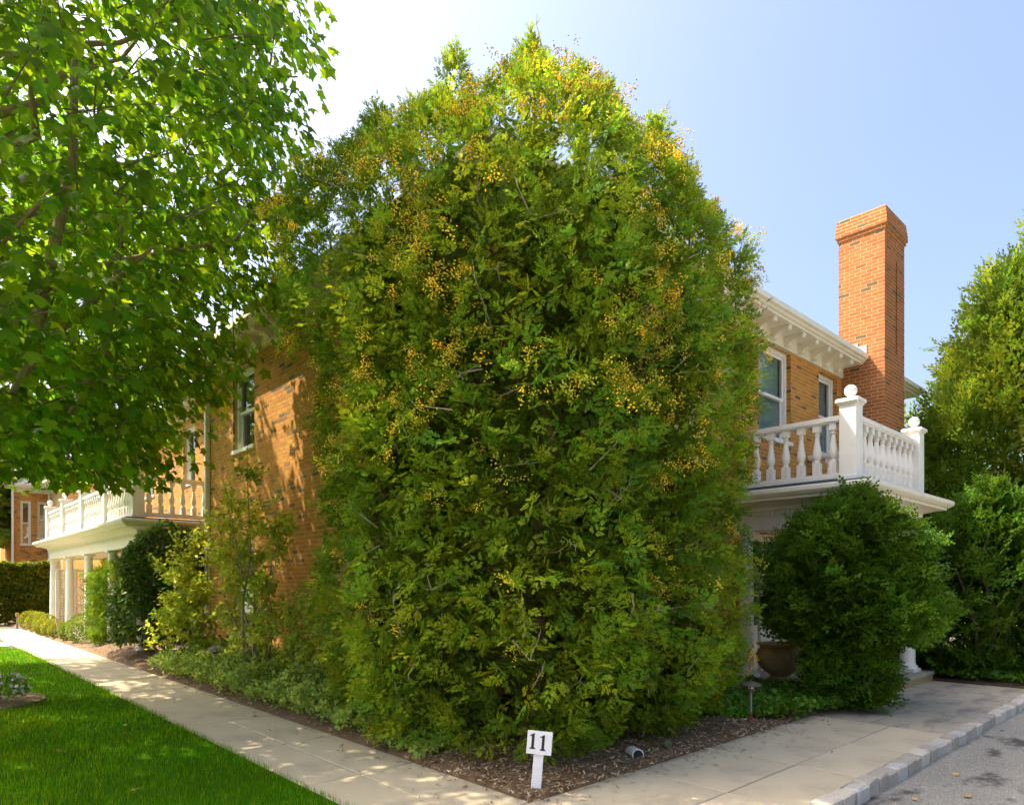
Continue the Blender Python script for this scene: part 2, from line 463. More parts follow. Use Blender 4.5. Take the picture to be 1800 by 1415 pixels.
def cam_px(p):
    d = FWD[0] * p[..., 0] + FWD[1] * p[..., 1]; r = FWD[1] * p[..., 0] - FWD[0] * p[..., 1]
    dd = np.maximum(d, 0.05)
    return 900 + 1187 * r / dd, 1025 - 1187 * (p[..., 2] - EYE) / dd, d


# grass blades, denser near the path corner where single blades show
N = 640000
gx = RNG.uniform(-6, 2.43, N); gy = RNG.uniform(3.57, 30, N)
P = np.stack([gx, gy, np.full(N, 0.012)], -1); px, py, d = cam_px(P)
keep = (in_lawn(gx - .03, gy)) & (d > 3.6) & (px > -260) & (px < 900) & (RNG.random(N) < np.clip((6.2 / np.maximum(d, .1)) ** 1.7, 0, 1))
P = P[keep]; n = len(P)
T = np.array([(-.5, 0, 0), (.5, 0, 0), (.32, .12, .6), (-.32, .12, .6), (0, .5, 1.0)]); T[:, 0] *= 0.075
lean = RNG.uniform(0, 2 * np.pi, n); s = RNG.uniform(.024, .062, n) * (1 + .25 * snoise(P, 2.2))
ca, sa = np.cos(lean), np.sin(lean); z0 = np.zeros(n)
FR = np.stack([np.stack([ca, sa, z0], -1), np.stack([-sa, ca, z0], -1) * RNG.uniform(.2, 1.5, n)[:, None], np.tile((0., 0, 1), (n, 1))], -1)
wide = np.clip(.0032 / .075 / s * np.clip(P[:, 1] / 6, 1, 2.2), .5, 4)
V3 = np.stack([wide * s, s, s], -1)
v = RNG.uniform(.55, 1.45, n) * (1 + .35 * snoise(P, 1.3, 3.) + .15 * snoise(P, 5., 1.)); tint = np.stack([v * RNG.uniform(.7, 1.9, n) * (1 + .25 * snoise(P, 1.9, 7.)), v, v * RNG.uniform(.5, 1.2, n)], -1)
dry = RNG.random(n) < .02; tint[dry] = (4.5, 1.9, 5)
F3 = np.array([(0, 1, 2), (0, 2, 3), (3, 2, 4)])
me = scatter_mesh('grass', T, F3, P, FR, V3, M['grass'], tint)
tag(link_mesh('grass', me), 'short green grass covering the lawn', 'grass', kind='stuff')

# mulch: wood chips on the beds
N = 60000
cx_ = RNG.uniform(EDGE_X - .04, 13, N); cy_ = RNG.uniform(EDGE_Y - .05, 24, N)
k = ((cx_ < 4.9) | (cy_ < 5.2)) & (cx_ < 9.6)
cx_ = np.concatenate([cx_[k], RNG.uniform(EDGE_X - .03, 7.6, 9000)]); cy_ = np.concatenate([cy_[k], RNG.uniform(EDGE_Y - .04, 4.9, 9000)]); k = np.ones(len(cx_), bool)
cx_, cy_ = cx_[k], cy_[k]; n = len(cx_)
P = np.stack([cx_, cy_, np.maximum(bed_h(cx_, cy_), 0.004) + RNG.uniform(.0, .016, n)], -1)
tip = rnd_dir(n); tip[:, 2] *= .25; nr = rnd_dir(n) * .5 + np.array((0, 0, 1.))
ns = 900; e1 = RNG.exponential(.16, ns); t1 = RNG.random(ns); side = RNG.random(ns) < .55
spill = np.where(side[:, None], np.stack([EDGE_X - .02 - np.minimum(e1, 1.0), 3.6 + t1 * 14], -1), np.stack([3.5 + t1 * 7, EDGE_Y - .02 - np.minimum(e1, 1.3)], -1))
P = np.concatenate([P, np.stack([spill[:, 0], spill[:, 1], np.full(ns, .008)], -1)]); n = len(P)
tip = rnd_dir(n); tip[:, 2] *= .25; nr = rnd_dir(n) * .5 + np.array((0, 0, 1.)); nr[-ns:, 2] += 2; tip[-ns:, 2] *= .2
T = np.array([(-.12, -.5, 0), (.14, -.45, .02), (.1, .5, .03), (-.1, .42, 0)])
v = RNG.uniform(.5, 1.6, n)[:, None]; tint = np.where(RNG.random((n, 1)) < .4, np.array([(.46, .36, .22)]), np.array([(.22, .125, .06)])) * v
me = scatter_mesh('mulch', T, [(0, 1, 2, 3)], P, frames_from(tip, nr), RNG.uniform(.018, .055, n), M['chip'], tint, False)
tag(link_mesh('mulch', me), 'brown wood chip mulch spread over the beds', 'mulch', kind='stuff')

# ------------------------------------------------------------------ the house
HX, HY = 4.8, 5.4            # planes of the two near walls
H = thing('brick_house', 'large two storey brick house with white cornices, porticos and tall chimney', 'house', (HX, HY, 0))
BL, BH, BJ = 0.194, 0.056, 0.013
bricks = []                   # (centre of face, yaw, length, height, tint)


BRICK_MIX = [(0.57, 0.250, 0.050)]


def brick_tint():
    r = random.random(); v = random.uniform(.84, 1.14)
    if r < .045: return (0.15 * v, 0.12 * v, 0.07 * v)
    if r < .10: return (0.30 * v, 0.15 * v, 0.06 * v)
    c = BRICK_MIX[0]; return (c[0] * v, c[1] * v * random.uniform(.90, 1.10), c[2] * v)


def wall(name, p0, p1, z0, z1, openings=(), lay=True, cull=None, reveal=0.11, target=None, row0=0):
    """brick wall from p0 to p1 (outside to the right of travel); openings (u0,u1,za,zb)"""
    p0 = Vector(p0); p1 = Vector(p1); L = (p1 - p0).length; U = (p1 - p0) / L; N_ = Vector((U.y, -U.x))
    us = sorted({0, L, *[o[0] for o in openings], *[o[1] for o in openings]}); zs = sorted({z0, z1, *[o[2] for o in openings], *[o[3] for o in openings]})
    b = target or MB(); rec = 0.0025

    def pt(u, z, o): q = p0 + U * u + N_ * o; return (q.x, q.y, z)
    for i in range(len(us) - 1):
        for j in range(len(zs) - 1):
            cu, cz = (us[i] + us[i + 1]) / 2, (zs[j] + zs[j + 1]) / 2
            if any(o[0] < cu < o[1] and o[2] < cz < o[3] for o in openings): continue
            b.add([pt(us[i], zs[j], -rec), pt(us[i + 1], zs[j], -rec), pt(us[i + 1], zs[j + 1], -rec), pt(us[i], zs[j + 1], -rec)], [(0, 1, 2, 3)])
    for (u0, u1, za, zb) in openings:
        for (a, c) in (((u0, za), (u0, zb)), ((u0, zb), (u1, zb)), ((u1, zb), (u1, za)), ((u1, za), (u0, za))):
            b.add([pt(*a, -rec), pt(*c, -rec), pt(*c, -reveal - .06), pt(*a, -reveal - .06)], [(0, 1, 2, 3)])
    if lay:
        yaw = math.atan2(U.y, U.x); z = z0; row = row0
        while z + BH < z1 + .01:
            u = -BL * (.5 if row % 2 else 0)
            if row % 6 == 5: u -= .05
            while u < L:
                segs = [(max(u, 0.0), min(u + BL, L))]
                for o in openings:
                    if o[2] - BH * .6 < z < o[3] - BH * .4:
                        ns = []
                        for (s0, s1) in segs:
                            if s1 <= o[0] or s0 >= o[1]: ns.append((s0, s1))
                            else:
                                if s0 < o[0]: ns.append((s0, o[0]))
                                if s1 > o[1]: ns.append((o[1], s1))
                        segs = ns
                for (s0, s1) in segs:
                    if s1 - s0 < .03: continue
                    q = p0 + U * ((s0 + s1) / 2) + N_ * random.uniform(-.0006, .0006); c = (q.x, q.y, z + BH / 2)
                    if cull is None or cull(c): bricks.append((c, yaw, s1 - s0, BH, brick_tint()))
                u += BL + BJ
            z += BH + BJ; row += 1
        for (u0, u1, za, zb) in openings:       # brick returns on the far jamb
            q0 = p0 + U * u1; z = z0
            yaw2 = math.atan2(-N_.y, -N_.x)      # travels inward; outside faces the opening
            for kk in range(int((z1 - z0) / (BH + BJ))):
                z = z0 + kk * (BH + BJ)
                if za - .02 < z < zb - .04:
                    l = .10 if kk % 2 else .08
                    q = q0 - N_ * (l / 2 + .004) - U * .004
                    bricks.append(((q.x, q.y, z + BH / 2), yaw2 + math.pi, l, BH, brick_tint()))
    return b


W1 = (10.55, 11.72); W2 = (12.88, 13.72)
mort = MB()
ZT = 5.70
# near block: side wall towards the path, front wall towards the walk
wl = 14.3
opsL = [(wl - 12.92, wl - 11.92, 4.02, 5.55), (wl - 12.92, wl - 11.92, 0.55, 2.40), (wl - 7.75, wl - 6.75, 4.02, 5.55), (wl - 7.75, wl - 6.75, 0.55, 2.40)]
wall('w', (HX, wl), (HX, HY), 0, ZT, opsL, target=mort)
DOOR = (10.30, 12.10, 0.15, 2.42)
opsF = [(W1[0] - HX, W1[1] - HX, 4.02, 5.64), (W2[0] - HX, W2[1] - HX, 4.02, 5.60), (DOOR[0] - HX, DOOR[1] - HX, DOOR[2], DOOR[3])]
wall('w', (HX, HY), (16.9, HY), 0, ZT, opsF, target=mort, cull=lambda c: c[0] < 7 or c[0] > 9.4)
wall('w', (16.9, HY), (16.9, 12), 0, ZT, lay=False, target=mort)
wall('w', (5.5, wl), (HX, wl), 0, ZT, lay=False, target=mort)
# set-back wing behind the left portico and the far projecting block
WX = 5.5; wy0 = 37.0
opsW = [(wy0 - yc - .45, wy0 - yc + .45, za, zb) for yc in (17.7, 21.1, 24.4, 27.3, 30.2, 33.5) for (za, zb) in ((4.02, 5.5),)]
wall('w', (WX, wy0), (WX, wl), 0, ZT, opsW, target=mort, cull=lambda c: c[1] < 34)
opsB = [(0.22, 0.62, 3.3, 5.3), (0.85, 1.2, 3.6, 5.3), (0.75, 1.15, .6, 2.4)]
wall('w', (4.17, 37.0), (WX, 37.0), 0, ZT, opsB, target=mort)
wall('w', (4.17, 44.0), (4.17, 37.0), 0, ZT, target=mort, cull=lambda c: c[1] < 42)
mort.build('wall', M['mortar'], H)

# chimney
CX0, CX1, CY0, CY1 = 13.96, 15.06, 4.61, 5.46
CT = 8.80
cm = MB()
chim_first = len(bricks); BRICK_MIX[0] = (0.40, 0.145, 0.054)
wall('c', (CX0, CY1), (CX0, CY0), 0.1, CT - .414, target=cm, cull=lambda c: c[2] > 3.2)
G0, G1 = .60, .68
wall('c', (CX0, CY0), (CX0 + G0, CY0), 0.1, CT - .414, target=cm, cull=lambda c: c[2] > 3.2)
wall('c', (CX0 + G1, CY0), (CX1, CY0), 0.1, CT - .414, target=cm, cull=lambda c: c[2] > 3.2)
wall('c', (CX1, CY0), (CX1, CY1), 0.1, CT - .414, lay=False, target=cm)
wall('c', (CX1, CY1), (CX0, CY1), 5.7, CT - .414, lay=False, target=cm)
# groove up the front face, bottom and top parts closed by bricks
for (za, zb) in ((0.1, 6.1), (CT - .9, CT - .414)):
    wall('c', (CX0 + G0, CY0 + .002), (CX0 + G1, CY0 + .002), za, zb, target=cm, cull=lambda c: c[2] > 3.2)
cm.box((CX0 + G0 - .05, CY0 + .05, .1), (CX0 + G1 + .05, CY0 + .3, CT - .414))
for i, o_ in enumerate((.025, .050, .048, .042, .034, .026)):        # corbelled cap courses
    z = CT - .414 + i * (BH + BJ); a = (CX0 - o_, CX1 + o_, CY0 - o_, CY1 + o_)
    for (q0, q1) in (((a[0], a[3]), (a[0], a[2])), ((a[0], a[2]), (a[1], a[2])), ((a[1], a[2]), (a[1], a[3])), ((a[1], a[3]), (a[0], a[3]))):
        wall('c', q0, q1, z, z + BH + BJ, target=cm, row0=i)
    cm.box((a[0] + .008, a[2] + .008, z - .002), (a[1] - .008, a[3] - .008, z + BH + BJ - .004))
cm.box((CX0 + .06, CY0 + .06, CT - .2), (CX1 - .06, CY1 - .06, CT + .012))
chimney = cm.build('chimney', M['mortar'], H)

# the bricks that show largest become parts, the rest one joined part
BT = np.array([(-.5, 0, -.5), (.5, 0, -.5), (.5, 0, .5), (-.5, 0, .5), (-.5, 1, -.5), (.5, 1, -.5), (.5, 1, .5), (-.5, 1, .5)])
BF = np.array([(0, 1, 2, 3), (1, 5, 6, 2), (5, 4, 7, 6), (4, 0, 3, 7), (3, 2, 6, 7), (1, 0, 4, 5)])
bc = np.array([b_[0] for b_ in bricks]); bx_, by_, bd_ = cam_px(bc)
vis = ((bx_ > 455) & (bx_ < 548) & (by_ > 620) & (by_ < 1110)) | ((bx_ > 1330) & (bx_ < 1470) & (by_ > 570) & (by_ < 830)) | ((bx_ > 1465) & (bx_ < 1600) & (by_ < 740))
blen = np.array([b_[2] for b_ in bricks])
score = np.where(vis, blen / np.maximum(bd_, 1) ** 1.0, 0)
order = np.argsort(-score)
ischim = np.arange(len(bricks)) >= chim_first
wallpick = [i for i in order if not ischim[i]][:190]; chpick = [i for i in order if ischim[i]][:110]
pick = set(wallpick) | set(chpick)
bmesh_cache = {}
for i in wallpick + chpick:
    c, yaw, L, h, tn = bricks[i]
    key = (bool(ischim[i]), round(L, 2), random.randrange(4) if tn[0] > .3 else 9)
    if key not in bmesh_cache:
        V = BT * np.array((L, .03, h))
        bmesh_cache[key] = np_mesh('brick', V, BF, np.arange(6) * 4, M['brick'], np.tile(tn, (8, 1)), False)
    par = chimney if ischim[i] else H
    o = link_mesh('brick', bmesh_cache[key], par, tuple(np.array(c) - ORG[H])); o.rotation_euler = (0, 0, yaw)
for nm, sel, par in (('brickwork', ~ischim, H), ('brickwork', ischim, chimney)):
    idx = [i for i in np.nonzero(sel)[0] if i not in pick]
    P = bc[idx] - ORG[H]; yaw = np.array([bricks[i][1] for i in idx]); ca, sa = np.cos(yaw), np.sin(yaw); z0 = np.zeros(len(idx))
    FR = np.stack([np.stack([ca, sa, z0], -1), np.stack([-sa, ca, z0], -1), np.tile((0., 0, 1), (len(idx), 1))], -1)
    S = np.stack([blen[idx], np.full(len(idx), .03), np.full(len(idx), BH)], -1)
    me = scatter_mesh(nm, BT, BF, P, FR, S, M['brick'], np.array([bricks[i][4] for i in idx]), False)
    tag(link_mesh(nm, me, par), kind='stuff')


# windows: frame > sash, pane, blind
def window(parent, p0, U, N_, u0, u1, za, zb, dep=0.10, trim=0.07, blind=True):
    p0 = Vector(p0); U = Vector(U); N_ = Vector(N_)

    def bx(mb, ua, ub, z_a, z_b, oa, ob):
        c = []
        for z in (z_a, z_b):
            for (u, o) in ((ua, oa), (ub, oa), (ub, ob), (ua, ob)):
                q = p0 + U * u - N_ * o; c.append((q.x, q.y, z))
        mb.add(c, [(0, 3, 2, 1), (4, 5, 6, 7), (0, 1, 5, 4), (1, 2, 6, 5), (2, 3, 7, 6), (3, 0, 4, 7)])
    f = MB(); t_ = trim
    bx(f, u0 + .002, u0 + t_, za + .06, zb - .002, dep - .02, dep + .08); bx(f, u1 - t_, u1 - .002, za + .06, zb - .002, dep - .02, dep + .08)
    bx(f, u0 + t_, u1 - t_, zb - t_, zb - .002, dep - .02, dep + .08); bx(f, u0 - .03, u1 + .03, za - .01, za + .06, -.03, dep + .08)
    w_ = f.build('window', M['white'], parent)
    zm = (za + zb) / 2; s = MB(); a, b_ = u0 + t_, u1 - t_
    for (z_a, z_b, o) in ((za + .06, zm + .02, dep + .045), (zm - .02, zb - t_, dep + .012)):
        bx(s, a, a + .04, z_a, z_b, o, o + .03); bx(s, b_ - .04, b_, z_a, z_b, o, o + .03)
        bx(s, a + .04, b_ - .04, z_a, z_a + .045, o, o + .03); bx(s, a + .04, b_ - .04, z_b - .045, z_b, o, o + .03)
    s.build('sash', M['white'], w_)
    g = MB(); bx(g, a + .04, b_ - .04, za + .10, zm - .02, dep + .058, dep + .062); bx(g, a + .04, b_ - .04, zm + .02, zb - t_ - .04, dep + .025, dep + .029)
    g.build('pane', M['glass'], w_)
    if blind:
        bl = MB(); z = za + .08
        while z < zb - t_ - .03:
            bx(bl, a + .01, b_ - .01, z, z + .028, dep + .10, dep + .112); z += .034
        tag(bl.build('blind', M['blind'], w_), kind='stuff')
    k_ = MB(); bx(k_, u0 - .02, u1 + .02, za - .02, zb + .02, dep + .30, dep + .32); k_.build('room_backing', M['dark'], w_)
    return w_


for (u0, u1, za, zb) in opsF[:2]: window(H, (HX, HY), (1, 0), (0, -1), u0, u1, za, zb)
for (u0, u1, za, zb) in opsL: window(H, (HX, wl), (0, -1), (-1, 0), u0, u1, za, zb, blind=False)
for (u0, u1, za, zb) in opsW: window(H, (WX, wy0), (0, -1), (-1, 0), u0, u1, za, zb, blind=False)
for (u0, u1, za, zb) in opsB: window(H, (4.17, 37.0), (1, 0), (0, -1), u0, u1, za, zb, blind=False, trim=.06)

# door set in white panelled surround under the portico
d = MB(); yy = HY + .05
d.box((DOOR[0], yy, .15), (DOOR[0] + .12, yy + .1, 2.42)); d.box((DOOR[1] - .12, yy, .15), (DOOR[1], yy + .1, 2.42)); d.box((DOOR[0] + .12, yy, 2.30), (DOOR[1] - .12, yy + .1, 2.42))
d.box((DOOR[0] + .42, yy, .15), (DOOR[0] + .50, yy + .1, 2.30)); d.box((DOOR[1] - .50, yy, .15), (DOOR[1] - .42, yy + .1, 2.30))
door = d.build('door', M['cream'], H)
d = MB(); d.box((DOOR[0] + .50, yy + .05, .16), (DOOR[1] - .50, yy + .09, 2.30))
for (x0, x1) in ((.56, .86), (.94, 1.24)):
    for (z0_, z1_) in ((.3, .95), (1.1, 1.75), (1.85, 2.2)): d.box((DOOR[0] + x0, yy + .035, z0_), (DOOR[0] + x1, yy + .052, z1_))
d.build('door_leaf', M['cream'], door)
for xx in (DOOR[0] + .12, DOOR[1] - .42):
    d = MB(); d.box((xx, yy + .05, .16), (xx + .30, yy + .08, .9)); d.build('side_panel', M['cream'], door)
    d = MB(); d.box((xx, yy + .05, .9), (xx + .30, yy + .06, 2.30)); d.build('pane', M['glass'], door)
d = MB(); d.lathe([(.0, 0), (.03, .005), (.035, .02), (.02, .035)], (DOOR[0] + 1.18, yy + .02, 1.02), 10); d.build('knob', M['bronze'], door)
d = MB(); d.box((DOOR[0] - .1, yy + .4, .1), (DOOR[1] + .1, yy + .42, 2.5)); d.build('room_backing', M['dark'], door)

# cornice with frieze, soffit, gutter; big scroll brackets under it
EAVE = [(.004, 5.66), (.035, 5.66), (.035, 5.855), (.40, 5.855), (.40, 5.885), (.44, 5.90), (.455, 5.925), (.50, 5.945), (.50, 6.03), (.47, 6.03), (.004, 6.02)]
cb = MB(); cb.sweep([(WX, wl), (HX, wl), (HX, HY), (CX0 - .012, HY)], EAVE)
cb.sweep([(CX1 + .012, HY), (16.9, HY), (16.9, 12)], EAVE)
cornice = cb.build('cornice', M['cream'], H)
cb = MB(); cb.sweep([(WX, 36.98), (WX, wl + .52)], EAVE); cornice2 = cb.build('cornice', M['white'], H)
cb = MB(); cb.sweep([(4.17, 44), (4.17, 37.0), (WX - .01, 37.0)], EAVE); cb.build('cornice', M['white'], H)


def bracket_mesh():
    prof = [(.036, 5.852), (.36, 5.852), (.36, 5.79), (.33, 5.775), (.27, 5.785), (.20, 5.775), (.14, 5.74), (.11, 5.69), (.036, 5.675)]
    b = MB(); k = len(prof); hw = .055
    b.add([(-hw, -o_, z) for o_, z in prof] + [(hw, -o_, z) for o_, z in prof], [tuple(range(k)), tuple(range(2 * k - 1, k - 1, -1))] + [(i, i + k, (i + 1) % k + k, (i + 1) % k) for i in range(k)])
    b.box((-hw - .012, -.372, 5.83), (hw + .012, -.04, 5.853)); b.box((-hw - .008, -.345, 5.80), (hw + .008, -.27, 5.82))
    me = bpy.data.meshes.new('bracket'); me.from_pydata(b.v, [], b.f); me.update(); me.materials.append(M['cream']); return me


brm = bracket_mesh()
for x in list(np.arange(5.2, 13.8, .52)) + [15.4, 15.92, 16.44]:
    o = link_mesh('bracket', brm, cornice, tuple(np.array((x, HY, 0)) - ORG[H]))
for y in np.arange(5.9, 14.2, .52):
    o = link_mesh('bracket', brm, cornice, tuple(np.array((HX, y, 0)) - ORG[H])); o.rotation_euler = (0, 0, -math.pi / 2)
for y in np.arange(15.2, 30, .52):
    o = link_mesh('bracket', brm, cornice2, tuple(np.array((WX, y, 0)) - ORG[H])); o.rotation_euler = (0, 0, -math.pi / 2)

# low roofs
rb = MB(); e = .47
x0, x1, y0, y1 = HX - e, 16.9 + e, HY - e, wl + e; zr = 6.025; rz = 7.3; h_ = 5.0
rb.add([(x0, y0, zr), (x1, y0, zr), (x1, y1, zr), (x0, y1, zr), (x0 + h_, (y0 + y1) / 2, rz), (x1 - h_, (y0 + y1) / 2, rz)],
       [(0, 1, 5, 4), (1, 2, 5), (2, 3, 4, 5), (3, 0, 4), (3, 2, 1, 0)])
rb.build('roof', M['shingle'], H)
rb = MB(); x0, x1, y0, y1 = WX - e, 14.0, wl + e + .01, 37.0
rb.add([(x0, y0, zr), (x1, y0, zr), (x1, y1, zr), (x0, y1, zr), ((x0 + x1) / 2, y0, rz), ((x0 + x1) / 2, y1, rz)], [(0, 3, 5, 4), (1, 4, 5, 2), (0, 4, 1), (3, 2, 5), (0, 1, 2, 3)])
rb.build('roof', M['shingle'], H)
rb = MB(); x0, x1, y0, y1 = 4.17 - e, 12.0, 37.0 - e, 45
rb.add([(x0, y0, zr), (x1, y0, zr), (x1, y1, zr), (x0, y1, zr), (x0 + 3.5, y0 + 3, rz), (x1 - 3.5, y0 + 3, rz)], [(0, 1, 5, 4), (1, 2, 5), (2, 3, 4, 5), (3, 0, 4), (3, 2, 1, 0)])
rb.build('roof', M['shingle'], H)
# stepped lead flashing on the chimney side
for i, (ya, yb, zt) in enumerate(((4.93, 5.09, 6.22), (5.09, 5.24, 6.29), (5.24, 5.38, 6.36), (5.38, 5.47, 6.42))):
    fb = MB(); fb.box((CX0 - .012 - i * .001, ya, 6.03), (CX0 - .002, yb, zt)); fb.build('flashing', M['lead'], H)
# downspouts
for (x, y, zt) in ((HX - .05, 5.62, 5.86), (HX - .05, 14.18, 5.86), (4.17 + 1.28, 36.93, 5.86), (4.10, 36.93, 5.86)):
    db = MB(); db.bbox((x - .045, y - .04, .1), (x + .045, y + .04, zt), .008)
    for z in (1.2, 3.0, 4.8): db.box((x - .055, y - .048, z), (x + .055, y + .048, z + .03))
    db.build('downspout', M['white'], H)
pipe = thing('drain_pipe', 'white plastic drain pipe end poking out of the mulch beside the walk', 'pipe', (4.95, 3.7, 0))
pb = MB()
pts = [(5.10, 3.95, -.03), (5.0, 3.78, .062), (4.915, 3.65, .07)]
pb.tube(pts, .054, 18); pb.build('pipe', M['signwhite'], pipe, smooth=True)
dv = (Vector(pts[2]) - Vector(pts[1])).normalized(); e_ = Vector(pts[2])
pb = MB(); pb.tube([e_ - dv * .02, e_ + dv * .003], .0455, 18); pb.build('bore', M['dark'], pipe)


# ------------------------------------------------------------------ porticos
PORT = [(.0, 2.40), (.0, 2.60), (.012, 2.60), (.012, 2.615), (.012, 2.675), (.05, 2.685), (.06, 2.74), (.14, 2.765), (.20, 2.785), (.33, 2.80), (.33, 2.835), (.37, 2.845), (.405, 2.875), (.42, 2.895), (.42, 2.945), (.39, 2.96), (-.24, 2.985), (-.24, 2.40)]


def column(root, x, y, z0, z1, r=.115):
    b = MB(); b.bbox((x - r * 1.35, y - r * 1.35, z0), (x + r * 1.35, y + r * 1.35, z0 + .055), .004)
    hgt = z1 - z0
    prof = [(r * 1.28, .055), (r * 1.32, .075), (r * 1.28, .10), (r * 1.10, .108), (r * 1.02, .135)] + [(r * (1.0 - .16 * max(0, t - .3) / .7), .135 + t * (hgt - .30)) for t in (0, .3, .5, .7, .85, 1)] + \
           [(r * .86, hgt - .16), (r * .93, hgt - .155), (r * .93, hgt - .135), (r * .85, hgt - .13), (r * .86, hgt - .09), (r * 1.10, hgt - .05), (r * 1.12, hgt - .045)]
    b.lathe(prof, (x, y, z0), 20); b.bbox((x - r * 1.25, y - r * 1.25, z1 - .045), (x + r * 1.25, y + r * 1.25, z1), .004)
    return b.build('column', M['white'], root, smooth=True)


def baluster_mesh():
    b = MB(); b.bbox((-.05, -.05, 0), (.05, .05, .17), .004); b.bbox((-.048, -.048, .61), (.048, .048, .70), .004)
    b.lathe([(.040, .17), (.046, .185), (.034, .20), (.044, .225), (.058, .27), (.060, .31), (.050, .37), (.038, .44), (.030, .52), (.028, .55), (.040, .562), (.040, .575), (.030, .585), (.036, .61)], (0, 0, 0), 12)
    me = bpy.data.meshes.new('baluster'); me.from_pydata(b.v, [], b.f); me.update(); me.materials.append(M['white'])
    me.polygons.foreach_set('use_smooth', np.ones(len(me.polygons), bool)); me.set_sharp_from_angle(angle=math.radians(40)); return me


BAL = baluster_mesh()


def balustrade(posts, runs, z0, label):
    """posts [(x,y)], runs [((x,y),(x,y),n)]"""
    org = (posts[0][0], posts[0][1], z0)
    r = bpy.data.objects.new('balustrade', None); C.objects.link(r); r.parent = H
    r.location = tuple(np.array(org) - ORG[H]); ORG[r] = np.array(org, float)
    for (x, y) in posts:
        b = MB(); b.bbox((x - .115, y - .115, z0), (x + .115, y + .115, z0 + 1.09), .006); b.bbox((x - .13, y - .13, z0), (x + .13, y + .13, z0 + .10), .006)
        b.bbox((x - .135, y - .135, z0 + 1.075), (x + .135, y + .135, z0 + 1.10), .006); b.bbox((x - .155, y - .155, z0 + 1.10), (x + .155, y + .155, z0 + 1.15), .012)
        b.build('post', M['white'], r)
        b = MB(); pr = [(.06, 0), (.065, .012), (.04, .025), (.04, .04)] + [(.084 * math.sin(math.radians(a)), .118 - .084 * math.cos(math.radians(a))) for a in range(28, 180, 14)] + [(.005, .202)]
        b.lathe(pr, (x, y, z0 + 1.15), 18); b.build('finial', M['white'], r, smooth=True)
    for (a, c, n_) in runs:
        a = Vector(a); c = Vector(c); dd = (c - a).normalized(); nn = Vector((-dd.y, dd.x))
        for (za, zb, hw) in ((.07, .115, .07), (.115, .155, .055), (.855, .88, .055), (.88, .945, .075)):
            b = MB(); q = [a + nn * hw, a - nn * hw, c - nn * hw, c + nn * hw]
            b.add([(p_.x, p_.y, z0 + za) for p_ in q] + [(p_.x, p_.y, z0 + zb) for p_ in q], [(0, 1, 2, 3), (7, 6, 5, 4), (0, 4, 5, 1), (1, 5, 6, 2), (2, 6, 7, 3), (3, 7, 4, 0)])
            if za in (.07, .855): rb_ = b
            else:
                rb_.add(b.v, b.f); rb_.build('rail', M['white'], r)
        for i in range(n_):
            p_ = a + (c - a) * ((i + .5) / n_)
            o = link_mesh('baluster', BAL, r, (p_.x - org[0], p_.y - org[1], .155)); o.rotation_euler = (0, 0, math.atan2(dd.y, dd.x))
    return r


def portico(xa, xb, ya, yb, pts, cols, slab, zc, label):
    r = bpy.data.objects.new('portico', None); C.objects.link(r); r.parent = H
    org = (xa, ya, 0); r.location = tuple(np.array(org) - ORG[H]); ORG[r] = np.array(org, float)
    b = MB(); b.sweep(pts, PORT); b.build('entablature', M['cream'], r)
    b = MB()
    P2 = [Vector(p) for p in pts]
    for i in range(len(P2) - 1):                     # dentils
        dd = (P2[i + 1] - P2[i]); L = dd.length; dd.normalize(); nn = Vector((dd.y, -dd.x)); k_ = int(L / .075)
        for j in range(k_):
            q = P2[i] + dd * ((j + .5) * L / k_); s0 = q + dd * .02; s1 = q - dd * .02
            c = [(s1 + nn * .010), (s0 + nn * .010), (s0 + nn * .046), (s1 + nn * .046)]
            b.add([(v.x, v.y, 2.622) for v in c] + [(v.x, v.y, 2.676) for v in c], [(0, 3, 2, 1), (4, 5, 6, 7), (0, 1, 5, 4), (1, 2, 6, 5), (2, 3, 7, 6), (3, 0, 4, 7)])
    tag(b.build('dentils', M['cream'], r), kind='stuff')
    b = MB(); b.box((xa + .2, ya + .2, 2.44), (xb, yb, 2.47)); b.build('ceiling', M['cream'], r)
    b = MB(); b.box((xa - .30, ya - .30, 2.975), (xb, yb, 2.995)); b.build('roof_deck', M['deckroof'], r)
    for (x, y) in cols: column(r, x, y, zc, 2.40)
    b = MB(); b.bbox((slab[0], slab[1], zc - .05), (slab[2], slab[3], zc), .01); b.build('porch_slab', M['stone'], r)
    b = MB(); b.box((slab[0] + .02, slab[1] + .02, -.05), (slab[2] - .02, slab[3], zc - .05)); b.build('riser', M['ochre'], r)
    return r


# right portico
PX0, PX1, PY0 = 9.72, 12.52, 3.63
portico(PX0, PX1, PY0, HY - .02, [(PX0, HY - .02), (PX0, PY0), (PX1, PY0), (PX1, HY - .02)],
        [(PX0 + .12, PY0 + .12), (PX1 - .12, PY0 + .12), (PX0 + .12, HY - .16), (PX1 - .12, HY - .16)], (9.5, 3.45, 12.75, HY - .03), .15, '')
balustrade([(9.77, 3.66), (12.43, 3.66)], [((9.77, HY - .02), (9.77, 3.775), 7), ((9.885, 3.66), (12.315, 3.66), 10), ((12.43, 3.775), (12.43, HY - .02), 7)], 2.985, '')
